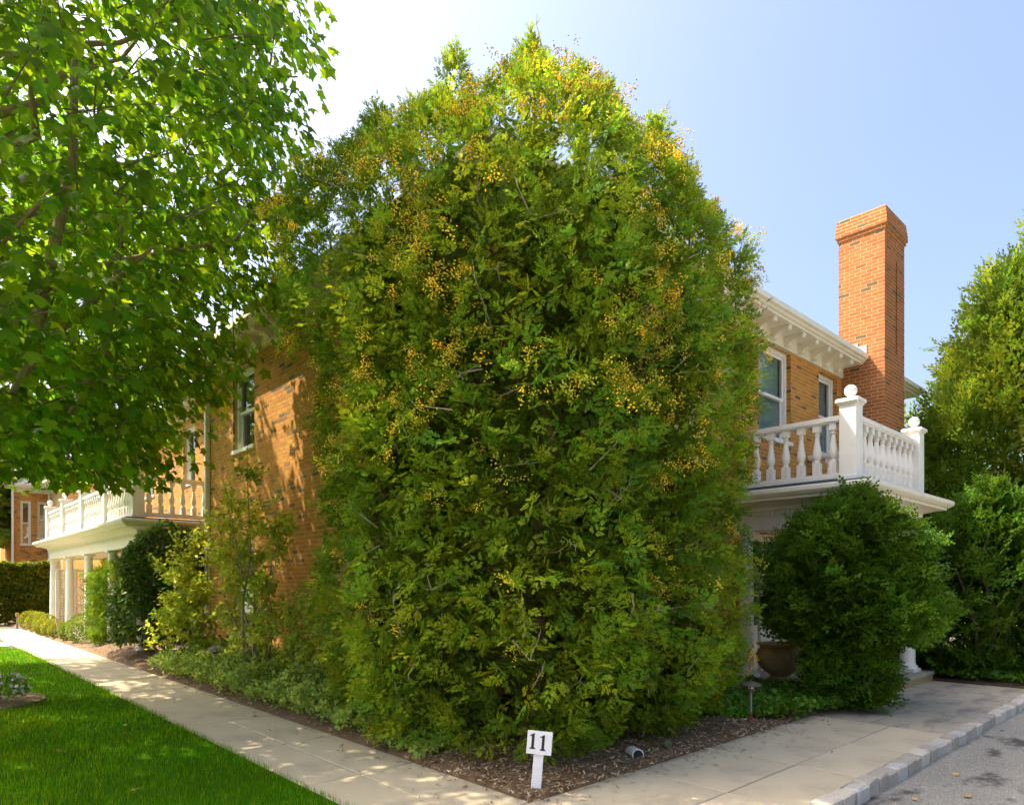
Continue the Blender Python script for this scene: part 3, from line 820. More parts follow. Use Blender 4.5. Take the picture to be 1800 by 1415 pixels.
# left portico
QX, QY0, QY1 = 3.98, 16.1, 26.95
Yp = [16.2, 18.85, 21.5, 24.15, 26.8]
portico(QX, WX - .02, QY0, QY1, [(WX - .02, QY1), (QX, QY1), (QX, QY0), (WX - .02, QY0)], [(QX + .10, y) for y in Yp] + [(WX - .17, 16.25)], (3.85, 15.9, WX - .03, 27.1), .12, '')
balustrade([(QX, y) for y in Yp], [((QX, Yp[i] + .115), (QX, Yp[i + 1] - .115), 10) for i in range(4)] + [((QX + .115, Yp[0]), (WX - .02, Yp[0]), 6)], 2.985, '')

# lattice screen at the far end of the left portico
ls = thing('lattice_screen', 'white lattice screen with boards closing the far end of the columned porch', 'lattice', (4.7, 26.6, .12))
for x in (4.15, 4.62, 5.02, 5.42):
    b = MB(); b.bbox((x - .05, 26.55, .12), (x + .05, 26.65, 2.08), .006); b.build('post', M['white'], ls)
b = MB(); b.box((4.10, 26.54, 2.02), (5.46, 26.66, 2.07)); b.build('rail', M['white'], ls)
b = MB()
for x in np.arange(4.18, 5.42, .085): b.box((x, 26.585, .2), (x + .035, 26.595, 2.02))
for z in np.arange(.2, 2.0, .085): b.box((4.15, 26.597, z), (5.42, 26.607, z + .035))
tag(b.build('lattice', M['white'], ls), kind='stuff')

# ------------------------------------------------------------------ foliage templates
def diamonds(items):
    """items: (base, dir, length, width, normal) -> verts, quads"""
    V = []; F = []
    for (b, d, l, w_, nz) in items:
        b = np.array(b, float); d = unit(np.array(d, float)); p = unit(np.cross(nz, d)); o = len(V)
        V += [b, b + d * l * .5 + p * w_ / 2, b + d * l, b + d * l * .5 - p * w_ / 2]; F.append((o, o + 1, o + 2, o + 3))
    return np.array(V), np.array(F)


def bough(L=1.0, nspray=8, nleaf=6, a0=62, a1=32, slen=.52, lw=.17, droop=.25, taper=.62, seed=0, amin=34, amax=52, ll=.46):
    """flat fan bough: axis along y, sprays to both sides, each a row of scale-leaf twiglets"""
    rg = np.random.default_rng(seed); it = []
    def axis(t): return np.array((0.05 * math.sin(3 * t + seed), t * L, -droop * L * t * t))
    for i in range(nspray + 1):
        t = .08 + .86 * i / nspray; last = i == nspray
        sd = 1 if i % 2 else -1
        a = 0 if last else math.radians(a0 + (a1 - a0) * t + rg.uniform(-9, 9)) * sd
        z = rg.uniform(-.22, .12)
        d = unit(np.array((math.sin(a), math.cos(a), z - droop * t))); sl = L * slen * (1 - taper * t) * rg.uniform(.8, 1.15) * (1.1 if last else 1)
        n0 = unit(np.array((rg.uniform(-.4, .4), rg.uniform(-.3, .3), 1)))
        p = np.cross(n0, d); base = axis(t)
        for j in range(nleaf + 1):
            s = .10 + .82 * j / nleaf; e = j == nleaf
            aa = 0 if e else math.radians(rg.uniform(amin, amax)) * (1 if j % 2 else -1)
            dd = d * math.cos(aa) + p * math.sin(aa)
            l_ = sl * ll * (1 - .45 * s) * rg.uniform(.8, 1.2)
            it.append((base + d * sl * s * .92, dd + np.array((0, 0, rg.uniform(-.15, .15))), l_, max(l_ * lw * 2.0, .01 * L), n0))
    return diamonds(it)


ARB = [bough(1, 5, 5, 50, 24, slen=.62, lw=.20, amin=20, amax=36, ll=.58, seed=i) for i in range(6)]
HIN = [bough(1, 7, 4, 75, 40, .62, .40, .10, .45, seed=20 + i) for i in range(5)]
LEY = [bough(1, 7, 3, 50, 22, .56, .24, .30, amin=20, amax=34, ll=.60, seed=40 + i) for i in range(5)]


def axial_lobes(lobes, n, rngd=.16, surface_noise=.10, over=.80, shell=2.2, avoid=None, nfreq=1.6):
    """sample n points near the outer shell of upright lobes (cx,cy,R,z0,z1,top exponent); returns pos, outward, depth 0..1"""
    area = np.array([l[2] * (l[4] - l[3]) for l in lobes]); out = []; od = []; dp = []; got = 0
    def rad(l, z):
        t = (z - l[3]) / (l[4] - l[3]); e = l[5]
        up = np.clip((1 - t) / e, 0, 1) ** .62; lo = np.clip(.62 + t / .10 * .38, .0, 1)
        return l[2] * up * lo
    while got < n:
        m = n; li = RNG.choice(len(lobes), m, p=area / area.sum()); Lb = np.array(lobes)[li]
        z = Lb[:, 3] + (Lb[:, 4] - Lb[:, 3]) * RNG.random(m); th = RNG.uniform(0, 2 * np.pi, m)
        t = (z - Lb[:, 3]) / (Lb[:, 4] - Lb[:, 3])
        R = Lb[:, 2] * np.clip((1 - t) / Lb[:, 5], 0, 1) ** .62 * np.clip(.62 + t / .10 * .38, 0, 1)
        u = np.stack([np.cos(th), np.sin(th), np.zeros(m)], -1)
        q = Lb[:, :2]; base = np.stack([q[:, 0], q[:, 1], z], -1)
        nn = snoise(base + u * R[:, None], nfreq) * surface_noise + snoise(base + u * R[:, None], nfreq * 2.7, 5.) * surface_noise * .6
        dep = np.minimum(RNG.exponential(1 / shell, m), 1.2) * rngd * 2.2
        rr = R * (1 + nn) * np.clip(1 - dep, .15, 1)
        p = base + u * rr[:, None]
        ok = RNG.random(m) < np.clip(R / Lb[:, 2] + .25, 0, 1)
        for l in lobes:
            rl = rad(np.array(l), p[:, 2]); dx = np.hypot(p[:, 0] - l[0], p[:, 1] - l[1])
            ins = (p[:, 2] > l[3]) & (p[:, 2] < l[4]) & (dx < rl * over); same = (Lb[:, 0] == l[0]) & (Lb[:, 1] == l[1]) & (Lb[:, 3] == l[3])
            ok &= ~(ins & ~same)
        if avoid is not None: ok &= ~avoid(p)
        slope = np.clip((t - (1 - Lb[:, 5])) / np.maximum(Lb[:, 5], .01), 0, 1)
        o3 = unit(u + np.stack([np.zeros(m), np.zeros(m), .15 + .9 * slope], -1))
        out.append(p[ok]); od.append(o3[ok]); dp.append(np.clip(dep[ok] / .3, 0, 1)); got += ok.sum()
    return np.concatenate(out)[:n], np.concatenate(od)[:n], np.concatenate(dp)[:n]


def tints(P, n, lo=.7, hi=1.3, yel=.2, freq=2.0, amp=.25, warm=0.0):
    v = RNG.uniform(lo, hi, n) * (1 + amp * snoise(P, freq, 1.7)); y = RNG.uniform(-yel, yel, n) + warm + .35 * yel * snoise(P, freq * .6, 9.)
    return np.stack([v * (1 + y * 1.6), v * (1 + y * .4), v * (1 - y * .8)], -1).clip(.05, 4)


def conifer_crown(root, lobes, n, size, tmpl, mat, up=(-.35, .55), facing=.5, tint_kw={}, name='crown', **kw):
    P, O, D = axial_lobes(lobes, n, **kw)
    tip = O * 1.0 + rnd_dir(n) * .55; tip[:, 2] += RNG.uniform(*up, n)
    nr = rnd_dir(n) * .75 + O * facing + np.array((0, 0, .45))
    sz = RNG.uniform(*size, n); fr = frames_from(tip, nr)
    P = P - fr[:, :, 1] * (sz * .55)[:, None]
    P[:, 2] = np.maximum(P[:, 2], .06)
    tn = tints(P, n, **tint_kw)
    me = multi_scatter(name, tmpl, RNG.integers(0, len(tmpl), n), P - ORG[root], fr, sz, mat, tn)
    return link_mesh(name, me, root), P, O


def limbs(root, paths, mat, name='trunk'):
    for (pts, rad) in paths:
        b = MB(); b.tube(pts, rad, 8); b.build(name, mat, root, smooth=True)


def wig(a, b_, n=5, amp=.06):
    a = np.array(a, float); b_ = np.array(b_, float); L = np.linalg.norm(b_ - a)
    return [tuple(a + (b_ - a) * i / n + (RNG.normal(size=3) * amp * L * (0 if i in (0, n) else 1))) for i in range(n + 1)]


# ------------------------------------------------------------------ the big arborvitae at the corner
av = thing('arborvitae', 'huge many stemmed arborvitae with golden cones hiding the house corner', 'tree', (4.5, 4.6, 0))
AVL = [(4.50, 4.55, 1.18, .12, 6.45, .19), (4.02, 5.50, .94, .15, 6.45, .19), (4.08, 6.45, .74, .15, 6.3, .22), (4.02, 6.62, 1.06, 4.1, 6.55, .36),
       (5.75, 4.40, .98, .12, 6.35, .20), (6.78, 4.50, .80, .15, 5.95, .26), (6.82, 4.52, .90, 3.3, 6.0, .24),
       (4.55, 4.62, .34, 5.6, 6.86, .85), (4.14, 5.30, .36, 5.6, 6.92, .85), (6.05, 4.25, .36, 5.4, 6.62, .85), (3.95, 6.40, .40, 5.6, 6.80, .85), (5.3, 4.4, .34, 5.6, 6.68, .85), (6.55, 4.3, .40, 5.2, 6.40, .85), (4.9, 4.3, .3, 5.6, 6.6, .85)]
in_house = lambda p: ((p[:, 0] > HX - .12) & (p[:, 1] > HY - .12) & (p[:, 2] < 5.6)) | ((p[:, 0] > HX - .55) & (p[:, 1] > HY - .55) & (p[:, 2] > 5.55) & (p[:, 2] < 6.2) & (p[:, 0] > HX - .1) & (p[:, 1] > HY - .1))
crown, AP, AO = conifer_crown(av, AVL, 12500, (.115, .235), ARB, M['arbor'], up=(-.55, .35), tint_kw=dict(lo=.5, hi=1.6, yel=.26, freq=1.7, amp=.30, warm=-.02), rngd=.17, surface_noise=.15, nfreq=2.2, avoid=in_house, shell=2.0)
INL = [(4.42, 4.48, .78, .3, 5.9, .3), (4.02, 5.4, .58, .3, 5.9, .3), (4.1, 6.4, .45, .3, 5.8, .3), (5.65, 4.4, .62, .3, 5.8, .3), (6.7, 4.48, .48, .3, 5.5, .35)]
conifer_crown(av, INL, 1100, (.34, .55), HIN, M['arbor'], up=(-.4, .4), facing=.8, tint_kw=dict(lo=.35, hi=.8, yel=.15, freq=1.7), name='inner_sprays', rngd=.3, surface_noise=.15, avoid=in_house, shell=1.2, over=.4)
limbs(av, [(wig((4.50, 4.60, 0), (4.52, 4.58, 6.45), 7, .015), [.11, .10, .09, .07, .055, .04, .025, .01]), (wig((4.3, 5.0, .1), (4.1, 5.4, 6.5), 6, .02), [.08, .07, .06, .05, .035, .02, .01]),
           (wig((4.2, 6.3, 0), (3.95, 6.7, 6.5), 6, .02), [.08, .07, .06, .05, .035, .02, .01]), (wig((5.5, 4.6, 0), (5.8, 4.4, 6.4), 6, .02), [.08, .07, .06, .05, .035, .02, .01]),
           (wig((6.7, 4.6, 0), (7.0, 4.5, 6.1), 6, .02), [.08, .07, .06, .05, .035, .02, .01]), (wig((5.5, 4.6, 2.0), (6.3, 4.0, 5.6), 6, .03), [.05, .045, .04, .03, .025, .018, .008])], M['redbark'])
# bare grey twigs poking through
tb = MB(); rr_ = np.random.default_rng(5)
for i in range(210):
    k = rr_.integers(len(AP)); p, o = AP[k], AO[k]
    tang = unit(np.cross(o, rr_.normal(size=3))); d0 = unit(tang * .8 + o * .3 + np.array((0, 0, rr_.uniform(-.2, .7)))); L = rr_.uniform(.12, .40)
    pts = [p - o * .12 - d0 * L * .5, p - o * .02, p + o * .05 + d0 * L * .35, p + o * .06 + d0 * L * .6 + np.array((0, 0, .05))]
    tb.tube(pts, [.008, .006, .0045, .002], 4)
    for q in range(2):
        s = pts[1 + q]; d1 = unit(d0 + rr_.normal(size=3) * .8 + o * .3); tb.tube([s, s + d1 * L * .18, s + d1 * L * .32 + np.array((0, 0, .02))], [.004, .003, .0015], 4)
tag(tb.build('twig', M['twig'], av), kind='stuff')
# golden cone clusters
T0 = []; F0 = []; rr_ = np.random.default_rng(3)
for i in range(9):
    c = rr_.normal(size=3) * (.30, .30, .42); a = unit(rr_.normal(size=3) * .6 + np.array((0, 0, -1.))); s1 = unit(np.cross(a, rr_.normal(size=3))); s2 = np.cross(a, s1); l, w_ = .36, .095; o = len(T0)
    T0 += [c - a * l * .5, c + s1 * w_, c + s2 * w_, c - s1 * w_, c - s2 * w_, c + a * l * .6]
    F0 += [(o, o + 2, o + 1), (o, o + 3, o + 2), (o, o + 4, o + 3), (o, o + 1, o + 4), (o + 5, o + 1, o + 2), (o + 5, o + 2, o + 3), (o + 5, o + 3, o + 4), (o + 5, o + 4, o + 1)]
P, O, D = axial_lobes(AVL, 2600, rngd=.02, surface_noise=.15, nfreq=2.2, avoid=in_house, shell=5)
keep = RNG.random(len(P)) < np.clip((P[:, 2] - .5) / 4.0, .05, 1) * np.clip((6.7 - P[:, 2]) / .9, .12, 1) * np.clip(.50 + .8 * snoise(P, 1.3, 2.), .06, 1) * .75
P, O = P[keep], O[keep]; rep = RNG.integers(3, 10, len(P)); run = np.repeat(unit(RNG.normal(size=(len(P), 3)) + np.array((0, 0, -.4))), rep, axis=0)
P = np.repeat(P, rep, axis=0); O = np.repeat(O, rep, axis=0); n = len(P)
P = P + run * RNG.uniform(-.16, .16, n)[:, None] + RNG.normal(size=(n, 3)) * .03
me = scatter_mesh('cones', np.array(T0), F0, P + O * .04 - ORG[av], frames_from(rnd_dir(n), O), RNG.uniform(.048, .080, n), M['cone'], tints(P, n, .42, 1.25, .2))
tag(link_mesh('cones', me, av), kind='stuff')

# ------------------------------------------------------------------ cypress shrubs and conifers on the right
def dense_shrub(name, label, cat, loc, lobes, n, size, tmpl, mat, trunk=True, bark='bark', group=None, **kw):
    t_ = thing(name, label, cat, loc, group)
    conifer_crown(t_, lobes, n, size, tmpl, mat, **kw)
    if trunk:
        x, y, z = loc; zt = max(l[4] for l in lobes)
        P_ = []
        for i in range(4):
            a = i * 1.7 + x; P_.append((wig((x + .06 * math.cos(a), y + .06 * math.sin(a), z - .05), (x + .5 * math.cos(a) * lobes[0][2], y + .5 * math.sin(a) * lobes[0][2], z + .72 * (zt - z)), 5, .05), [.045, .04, .035, .028, .02, .008]))
        limbs(t_, P_, M[bark])
    return t_


dense_shrub('cypress_shrub', 'rounded dark green cypress shrub in front of the portico and walk', 'shrub', (9.12, 3.45, .05),
            [(9.22, 3.48, .90, .86, 2.60, .30), (8.90, 3.70, .62, 1.0, 2.30, .4), (9.52, 3.26, .70, .98, 2.15, .45), (9.28, 3.42, .70, 1.6, 2.76, .5), (9.08, 3.42, .50, .12, 1.25, .6)], 2500, (.20, .38), HIN, M['hinoki'],
            up=(-.25, .5), facing=.35, tint_kw=dict(lo=.5, hi=1.4, yel=.15, freq=4.5, amp=.4), rngd=.2, surface_noise=.24, nfreq=3.0)
dense_shrub('cypress_shrub', 'broad shadowy cypress shrub at the far end of the walk', 'shrub', (14.2, 3.0, 0),
            [(14.1, 3.3, 1.45, .10, 3.0, .5), (15.3, 2.2, 1.5, .10, 3.2, .5), (14.2, 2.9, .8, 1.6, 3.35, .8), (13.6, 3.6, .8, .1, 2.3, .6)], 1800, (.28, .50), HIN, M['hinoki'],
            up=(-.25, .5), facing=.35, tint_kw=dict(lo=.5, hi=1.2, yel=.15, freq=2, amp=.3), rngd=.2, surface_noise=.12, nfreq=2.0)
dense_shrub('leyland_cypress', 'tall feathery green cypress rising beyond the right end of the house', 'tree', (18.7, 3.2, 0),
            [(18.3, 3.5, 2.35, .3, 8.6, .75), (17.6, 4.0, 1.9, .3, 6.3, .6), (20.0, 2.6, 2.6, .3, 10.6, .75)], 3600, (.45, .95), LEY, M['leyland'],
            up=(.1, .9), facing=.3, tint_kw=dict(lo=.5, hi=1.5, yel=.22, freq=1.1, amp=.35, warm=.03), rngd=.17, surface_noise=.28, nfreq=1.9)
dense_shrub('yew', 'upright clipped yew shrub between the boxwoods and the dark holly', 'shrub', (4.32, 18.9, .05),
            [(4.30, 18.8, .74, .1, 2.15, .14), (4.34, 19.7, .62, .1, 2.0, .2)], 1150, (.22, .4), LEY, M['yew'], up=(.1, .8), tint_kw=dict(lo=.7, hi=1.3, yel=.2, freq=3), rngd=.2, surface_noise=.1)

# ------------------------------------------------------------------ broadleaf plants
LEAF = (np.array([(0, 0, 0), (.30, .35, .05), (.24, .72, .02), (0, 1, -.10), (-.24, .72, .02), (-.30, .35, .05), (0, .45, -.05)]),
        np.array([(0, 1, 6), (1, 2, 6), (2, 3, 6), (3, 4, 6), (4, 5, 6), (5, 0, 6)]))
ROUND = (np.array([(0, 0, 0), (.42, .35, .07), (.30, .85, .0), (-.30, .85, .0), (-.42, .35, .07)]), np.array([(0, 1, 2), (0, 2, 3), (0, 3, 4)]))
SMALL = (np.array([(0, 0, 0), (.30, .5, .08), (0, 1, 0), (-.30, .5, .08)]), np.array([(0, 1, 2), (0, 2, 3)]))


def leafy(root, name, P, O, size, mat, tmpl=LEAF, droop=-.1, spread=.7, tint_kw={}):
    n = len(P); tip = O * .6 + rnd_dir(n) * spread; tip[:, 2] += droop
    nr = O * .5 + rnd_dir(n) * spread + np.array((0, 0, .6))
    me = scatter_mesh(name, tmpl[0], tmpl[1], P - (ORG[root] if root is not None else 0), frames_from(tip, nr), RNG.uniform(*size, n), mat, tints(P, n, **tint_kw))
    return link_mesh(name, me, root)


def ball(c, rad, n, flat=1.0, inner=.25, seed=1., nz=.06, low=-.7):
    u = rnd_dir(n * 2); u = u[u[:, 2] > low][:n]; n = len(u)
    r = (1 - np.abs(RNG.normal(size=n)) * inner) * (1 + nz * snoise(u * 2.5, 1.6, seed))
    return np.array(c) + u * np.array((rad, rad, rad * flat)) * r.clip(.3, 1.2)[:, None], u


BOX = [(3.86, 20.7, .43, 'largest round boxwood, beside the path light and the yew'), (3.74, 21.9, .29, 'darker green boxwood ball just behind the largest one'),
       (3.66, 23.2, .26, 'small yellow green boxwood ball beside the leaning wooden stake'), (3.63, 24.1, .27, 'yellow green boxwood ball, middle of the three in the front row'),
       (3.58, 25.0, .27, 'yellow green boxwood ball, farthest of the three in the front row'), (3.72, 26.0, .33, 'clipped boxwood ball in front of the farthest white column'),
       (3.70, 27.2, .34, 'clipped boxwood ball second from the far end of the row'), (3.66, 28.5, .34, 'clipped boxwood ball at the far end of the row')]
for i, (x, y, r_, lab) in enumerate(BOX):
    t_ = thing('boxwood', lab, 'shrub', (x, y, .03), 'round boxwoods along the path')
    P, O = ball((x, y, .03 + r_ * .86), r_, 3600 if i == 0 else 2200, .92, .04, i, .05, -.85)
    leafy(t_, 'foliage', P, O, (.028, .052) if i else (.026, .048), M['box'], SMALL, .15, .40, dict(lo=.7, hi=1.3, yel=.2, freq=4, warm=-.1 if i in (0, 1) else .14))
    b = MB(); b.tube([(x, y, 0), (x + .02, y, .2), (x, y + .02, r_)], [.03, .025, .01], 6); b.build('stem', M['bark'], t_)

hol = thing('holly', 'large glossy dark holly bush between the yew and the sapling', 'shrub', (4.25, 15.1, .05))
P1, O1 = ball((4.25, 15.0, 1.72), .86, 9000, 1.28, .10, 2., .10); P2, O2 = ball((4.15, 15.7, .98), .82, 5000, 1.15, .12, 3., .12)
leafy(hol, 'foliage', np.concatenate([P1, P2]), np.concatenate([O1, O2]), (.065, .115), M['holly'], LEAF, -.05, .75, dict(lo=.55, hi=1.35, yel=.2, freq=3))
limbs(hol, [(wig((4.25, 15.1, 0), (4.25 + .5 * math.cos(a), 15 + .5 * math.sin(a), 2.0), 4, .06), [.04, .035, .03, .02, .01]) for a in (0, 1.6, 3.1, 4.6)], M['palebark'])


def shoots(root, base, tips, leaf, mat, bark, nleaf, r0, tmpl=LEAF, sub=3, tint_kw={}, spread=.12, name='leaves'):
    """open plant: stems to tips, side twigs, leaves along them"""
    b = MB(); LP = []; LO = []
    for tp in tips:
        pts = wig(base + RNG.normal(size=3) * (.05, .05, 0), tp, 6, .025); b.tube(pts, [r0 * (1 - .85 * i / 6) for i in range(7)], 5)
        for s in range(sub * 3):
            k = RNG.integers(2, 6); p0 = np.array(pts[k]); d0 = unit(RNG.normal(size=3) * (1, 1, .5) + np.array((0, 0, .35))); L = RNG.uniform(.25, .65) * (1.25 - k / 8)
            q = [p0, p0 + d0 * L * .5, p0 + d0 * L + np.array((0, 0, -.06))]; b.tube(q, [r0 * .3, r0 * .2, r0 * .08], 4)
            for j in range(nleaf):
                u = RNG.uniform(.2, 1.05); LP.append(p0 + d0 * L * u + RNG.normal(size=3) * spread * .5); LO.append(unit(d0 + RNG.normal(size=3) * .5))
        for j in range(nleaf):
            u = RNG.uniform(.75, 1.0); LP.append(np.array(pts[0]) + (np.array(tp) - np.array(pts[0])) * u + RNG.normal(size=3) * spread * .5); LO.append(unit(RNG.normal(size=3) + (0, 0, .5)))
    b.build('trunk', bark, root, smooth=True)
    return leafy(root, name, np.array(LP), np.array(LO), leaf, mat, tmpl, -.1, .6, tint_kw)


sap = thing('sapling', 'slender young tree with airy bright leaves before the brick wall', 'tree', (4.10, 10.2, .05))
shoots(sap, np.array((4.10, 10.2, .05)), [(4.05, 10.3, 3.75), (4.2, 9.6, 2.9), (3.9, 10.9, 3.2), (3.75, 10.2, 3.0), (4.3, 10.9, 2.5), (4.15, 9.2, 2.4), (3.95, 11.4, 2.7)], (.055, .10), M['sapling'], M['palebark'], 58, .024, LEAF, 3, dict(lo=.75, hi=1.3, yel=.22, freq=3, warm=.06))
sap2 = thing('sapling', 'bushy yellow green young tree leaning in front of the dark holly', 'tree', (4.0, 12.8, .05))
shoots(sap2, np.array((4.0, 12.8, .05)), [(3.8, 13.0, 2.6), (4.1, 12.2, 2.3), (3.7, 12.5, 2.0), (3.9, 13.5, 2.2), (4.3, 12.7, 2.8), (3.8, 12.0, 1.5), (3.7, 13.1, 1.3)], (.06, .105), M['sapling'], M['palebark'], 62, .020, LEAF, 3, dict(lo=.75, hi=1.3, yel=.22, freq=3, warm=.08))
sap3 = thing('wall_shrub', 'thin leafy shrub against the brick wall left of the arborvitae', 'shrub', (4.35, 9.0, .05))
shoots(sap3, np.array((4.35, 9.0, .05)), [(4.2, 8.7, 1.6), (4.4, 9.3, 1.5), (4.1, 9.0, 1.3), (4.25, 8.4, 1.75), (4.05, 8.2, 1.2)], (.05, .085), M['sapling'], M['palebark'], 60, .013, LEAF, 2, dict(lo=.6, hi=1.15, yel=.2, freq=3))

# leafy ground cover along the path
N = 26000
x = RNG.uniform(3.42, 4.7, N); y = RNG.uniform(4.9, 13.2, N)
hh = (.16 + .34 * np.clip((x - 3.4) / .5, 0, 1)) * (1 + .5 * snoise(np.stack([x, y, 0 * x], -1), 3.1, 2.)) * np.clip((y - 4.9) / 1.4, .25, 1)
z = .04 + hh * RNG.beta(2.6, 1.0, N)
P = np.stack([x - .05 * (z > .2), y, z], -1)
k = (snoise(P * (1, 1, .3), 2.6, 4.) > -.75) & (x > 3.50 - .10 * snoise(P * (0, 1, 0), 4., 1.))
P = P[k]; O = unit(np.stack([-.5 * np.ones(k.sum()), 0 * P[:, 1], .8 * np.ones(k.sum())], -1) + RNG.normal(size=(k.sum(), 3)) * .4)
gc = leafy(None, 'ground_cover', P, O, (.035, .075), M['cover'], LEAF, 0, .6, dict(lo=.6, hi=1.5, yel=.2, freq=3, amp=.3))
tag(gc, 'low bushy pale green ground cover spilling towards the path', 'ground cover', kind='stuff')
# ivy beside the walk
N = 15000
x = RNG.uniform(6.6, 10.0, N); y = RNG.uniform(3.3, 5.0, N); P = np.stack([x, y, .05 + .13 * RNG.beta(2, 1.2, N) * (1 + .5 * snoise(np.stack([x, y, 0 * x], -1), 4.))], -1)
k = (y > 3.50 - .18 * np.clip((x - 7.3) / 1.2, 0, 1) + .10 * snoise(P * (1, 0, 0), 5.) + .7 * np.clip(7.5 - x, 0, 1)) & ((x < 9.5) | (y < 3.46))
k &= ~((x > 9.6) & (y < 3.52) & (RNG.random(N) < np.clip((x - 9.6) * 2.4, 0, 1)))
P = P[k]; O = unit(np.tile((0, -.3, 1.), (k.sum(), 1)) + RNG.normal(size=(k.sum(), 3)) * .35)
iv = leafy(None, 'ivy', P, O, (.045, .08), M['ivy'], ROUND, 0, .5, dict(lo=.55, hi=1.5, yel=.25, freq=4, amp=.3)); tag(iv, 'green ivy covering the bed under the cypress shrub', 'ivy', kind='stuff')
N = 5000
x = RNG.uniform(12.8, 17, N); y = RNG.uniform(1.9, 3.6, N); P = np.stack([x, y, .02 + .14 * RNG.beta(2, 1.2, N)], -1); O = unit(np.tile((0, -.3, 1.), (N, 1)) + RNG.normal(size=(N, 3)) * .35)
iv = leafy(None, 'ivy', P, O, (.05, .09), M['ivy'], ROUND, 0, .5, dict(lo=.5, hi=1.3, yel=.25, freq=4)); tag(iv, 'dark ivy at the foot of the shrubs past the walk', 'ivy', kind='stuff')

# hedge and trees beyond the far end
hd = thing('hedge', 'tall clipped hedge across the bed beyond the far porch columns', 'hedge', (3.9, 33, 0))
N = 14000; x = RNG.uniform(2.7, 4.9, N); y = 32.2 + .8 * RNG.random(N) ** 2 * 1.6; z = .05 + 2.35 * RNG.random(N) ** .75
z = z * (1 + .07 * snoise(np.stack([x, y, 0 * x], -1), 2.5)); P = np.stack([x, y + .1 * snoise(np.stack([x, y, z], -1), 3.), z], -1); O = unit(np.tile((-.3, -1, .3), (N, 1)) + RNG.normal(size=(N, 3)) * .5)
leafy(hd, 'foliage', P, O, (.07, .14), M['box'], ROUND, 0, .7, dict(lo=.45, hi=1.3, yel=.3, freq=2.5, warm=.0))
limbs(hd, [(wig((xx, 33, 0), (xx, 33, 1.8), 3, .05), [.04, .03, .02, .01]) for xx in (3.1, 3.8, 4.5)], M['bark'])


def broad_tree(name, label, loc, R, z0, z1, n, leaf, mat, tint_kw):
    t_ = thing(name, label, 'tree', loc); x, y, _ = loc
    cs = ball((x, y, (z0 + z1) / 2), R * .8, 60, (z1 - z0) / 2 / R, .3, x, .1)[0]
    P = []; O = []
    for c in cs:
        p, o = ball(c, R * .34, n // 60, .75, .25, c[0], .15); P.append(p); O.append(o)
    leafy(t_, 'crown', np.concatenate(P), np.concatenate(O), leaf, mat, ROUND, -.2, .7, tint_kw)
    limbs(t_, [([(x, y, -.1), (x + .1, y, z0), (x, y, z1 * .8)], [.2, .15, .04])] + [(wig((x, y, z0 * .9), c, 4, .05), [.07, .05, .04, .02, .01]) for c in cs[:10]], M['bark'])
    return t_


broad_tree('shade_tree', 'sunlit leafy tree beside the far end of the house behind the hedge', (2.9, 38.6, 0), 1.9, 1.2, 9, 7000, (.22, .36), M['sapling'], dict(lo=.5, hi=1.1, yel=.2, freq=1))
broad_tree('shade_tree', 'leafy tree beyond the lawn behind the maple crown', (-9, 40, 0), 5.0, 1.6, 12, 9000, (.22, .38), M['sapling'], dict(lo=.5, hi=1.1, yel=.2, freq=1))
M['paleleaf'] = foliage('pale_tree_leaf', (0.14, 0.19, 0.03), (0.34, 0.40, 0.05), .4)
broad_tree('broadleaf_shrub', 'sunny yellow green leafy tree overlapping the tall feathery cypress', (16.9, 1.55, 0), 1.75, 1.9, 6.5, 7000, (.09, .16), M['paleleaf'], dict(lo=.5, hi=1.0, yel=.2, freq=2, warm=.05))

# ------------------------------------------------------------------ the maple by the path
half = [(0, 0), (.16, -.06), (.34, .0), (.40, .10), (.30, .22), (.52, .36), (.60, .58), (.36, .56), (.22, .60), (.20, .76), (0, 1.0)]
ol = half + [(-x_, y_) for x_, y_ in half[-2:0:-1]]
V = np.array([(x_, y_, -.42 * x_ * x_ - .22 * (y_ - .3) ** 2) for x_, y_ in ol] + [(0, .36, .03)])
k = len(ol); MAP = (V, np.array([(i, (i + 1) % k, k) for i in range(k)]))
half = [(0, 0), (.34, .0), (.30, .22), (.58, .50), (.24, .62), (0, 1.0)]
ol = half + [(-x_, y_) for x_, y_ in half[-2:0:-1]]
V = np.array([(x_, y_, -.42 * x_ * x_ - .22 * (y_ - .3) ** 2) for x_, y_ in ol] + [(0, .36, .03)])
k = len(ol); MAPS = (V, np.array([(i, (i + 1) % k, k) for i in range(k)]))
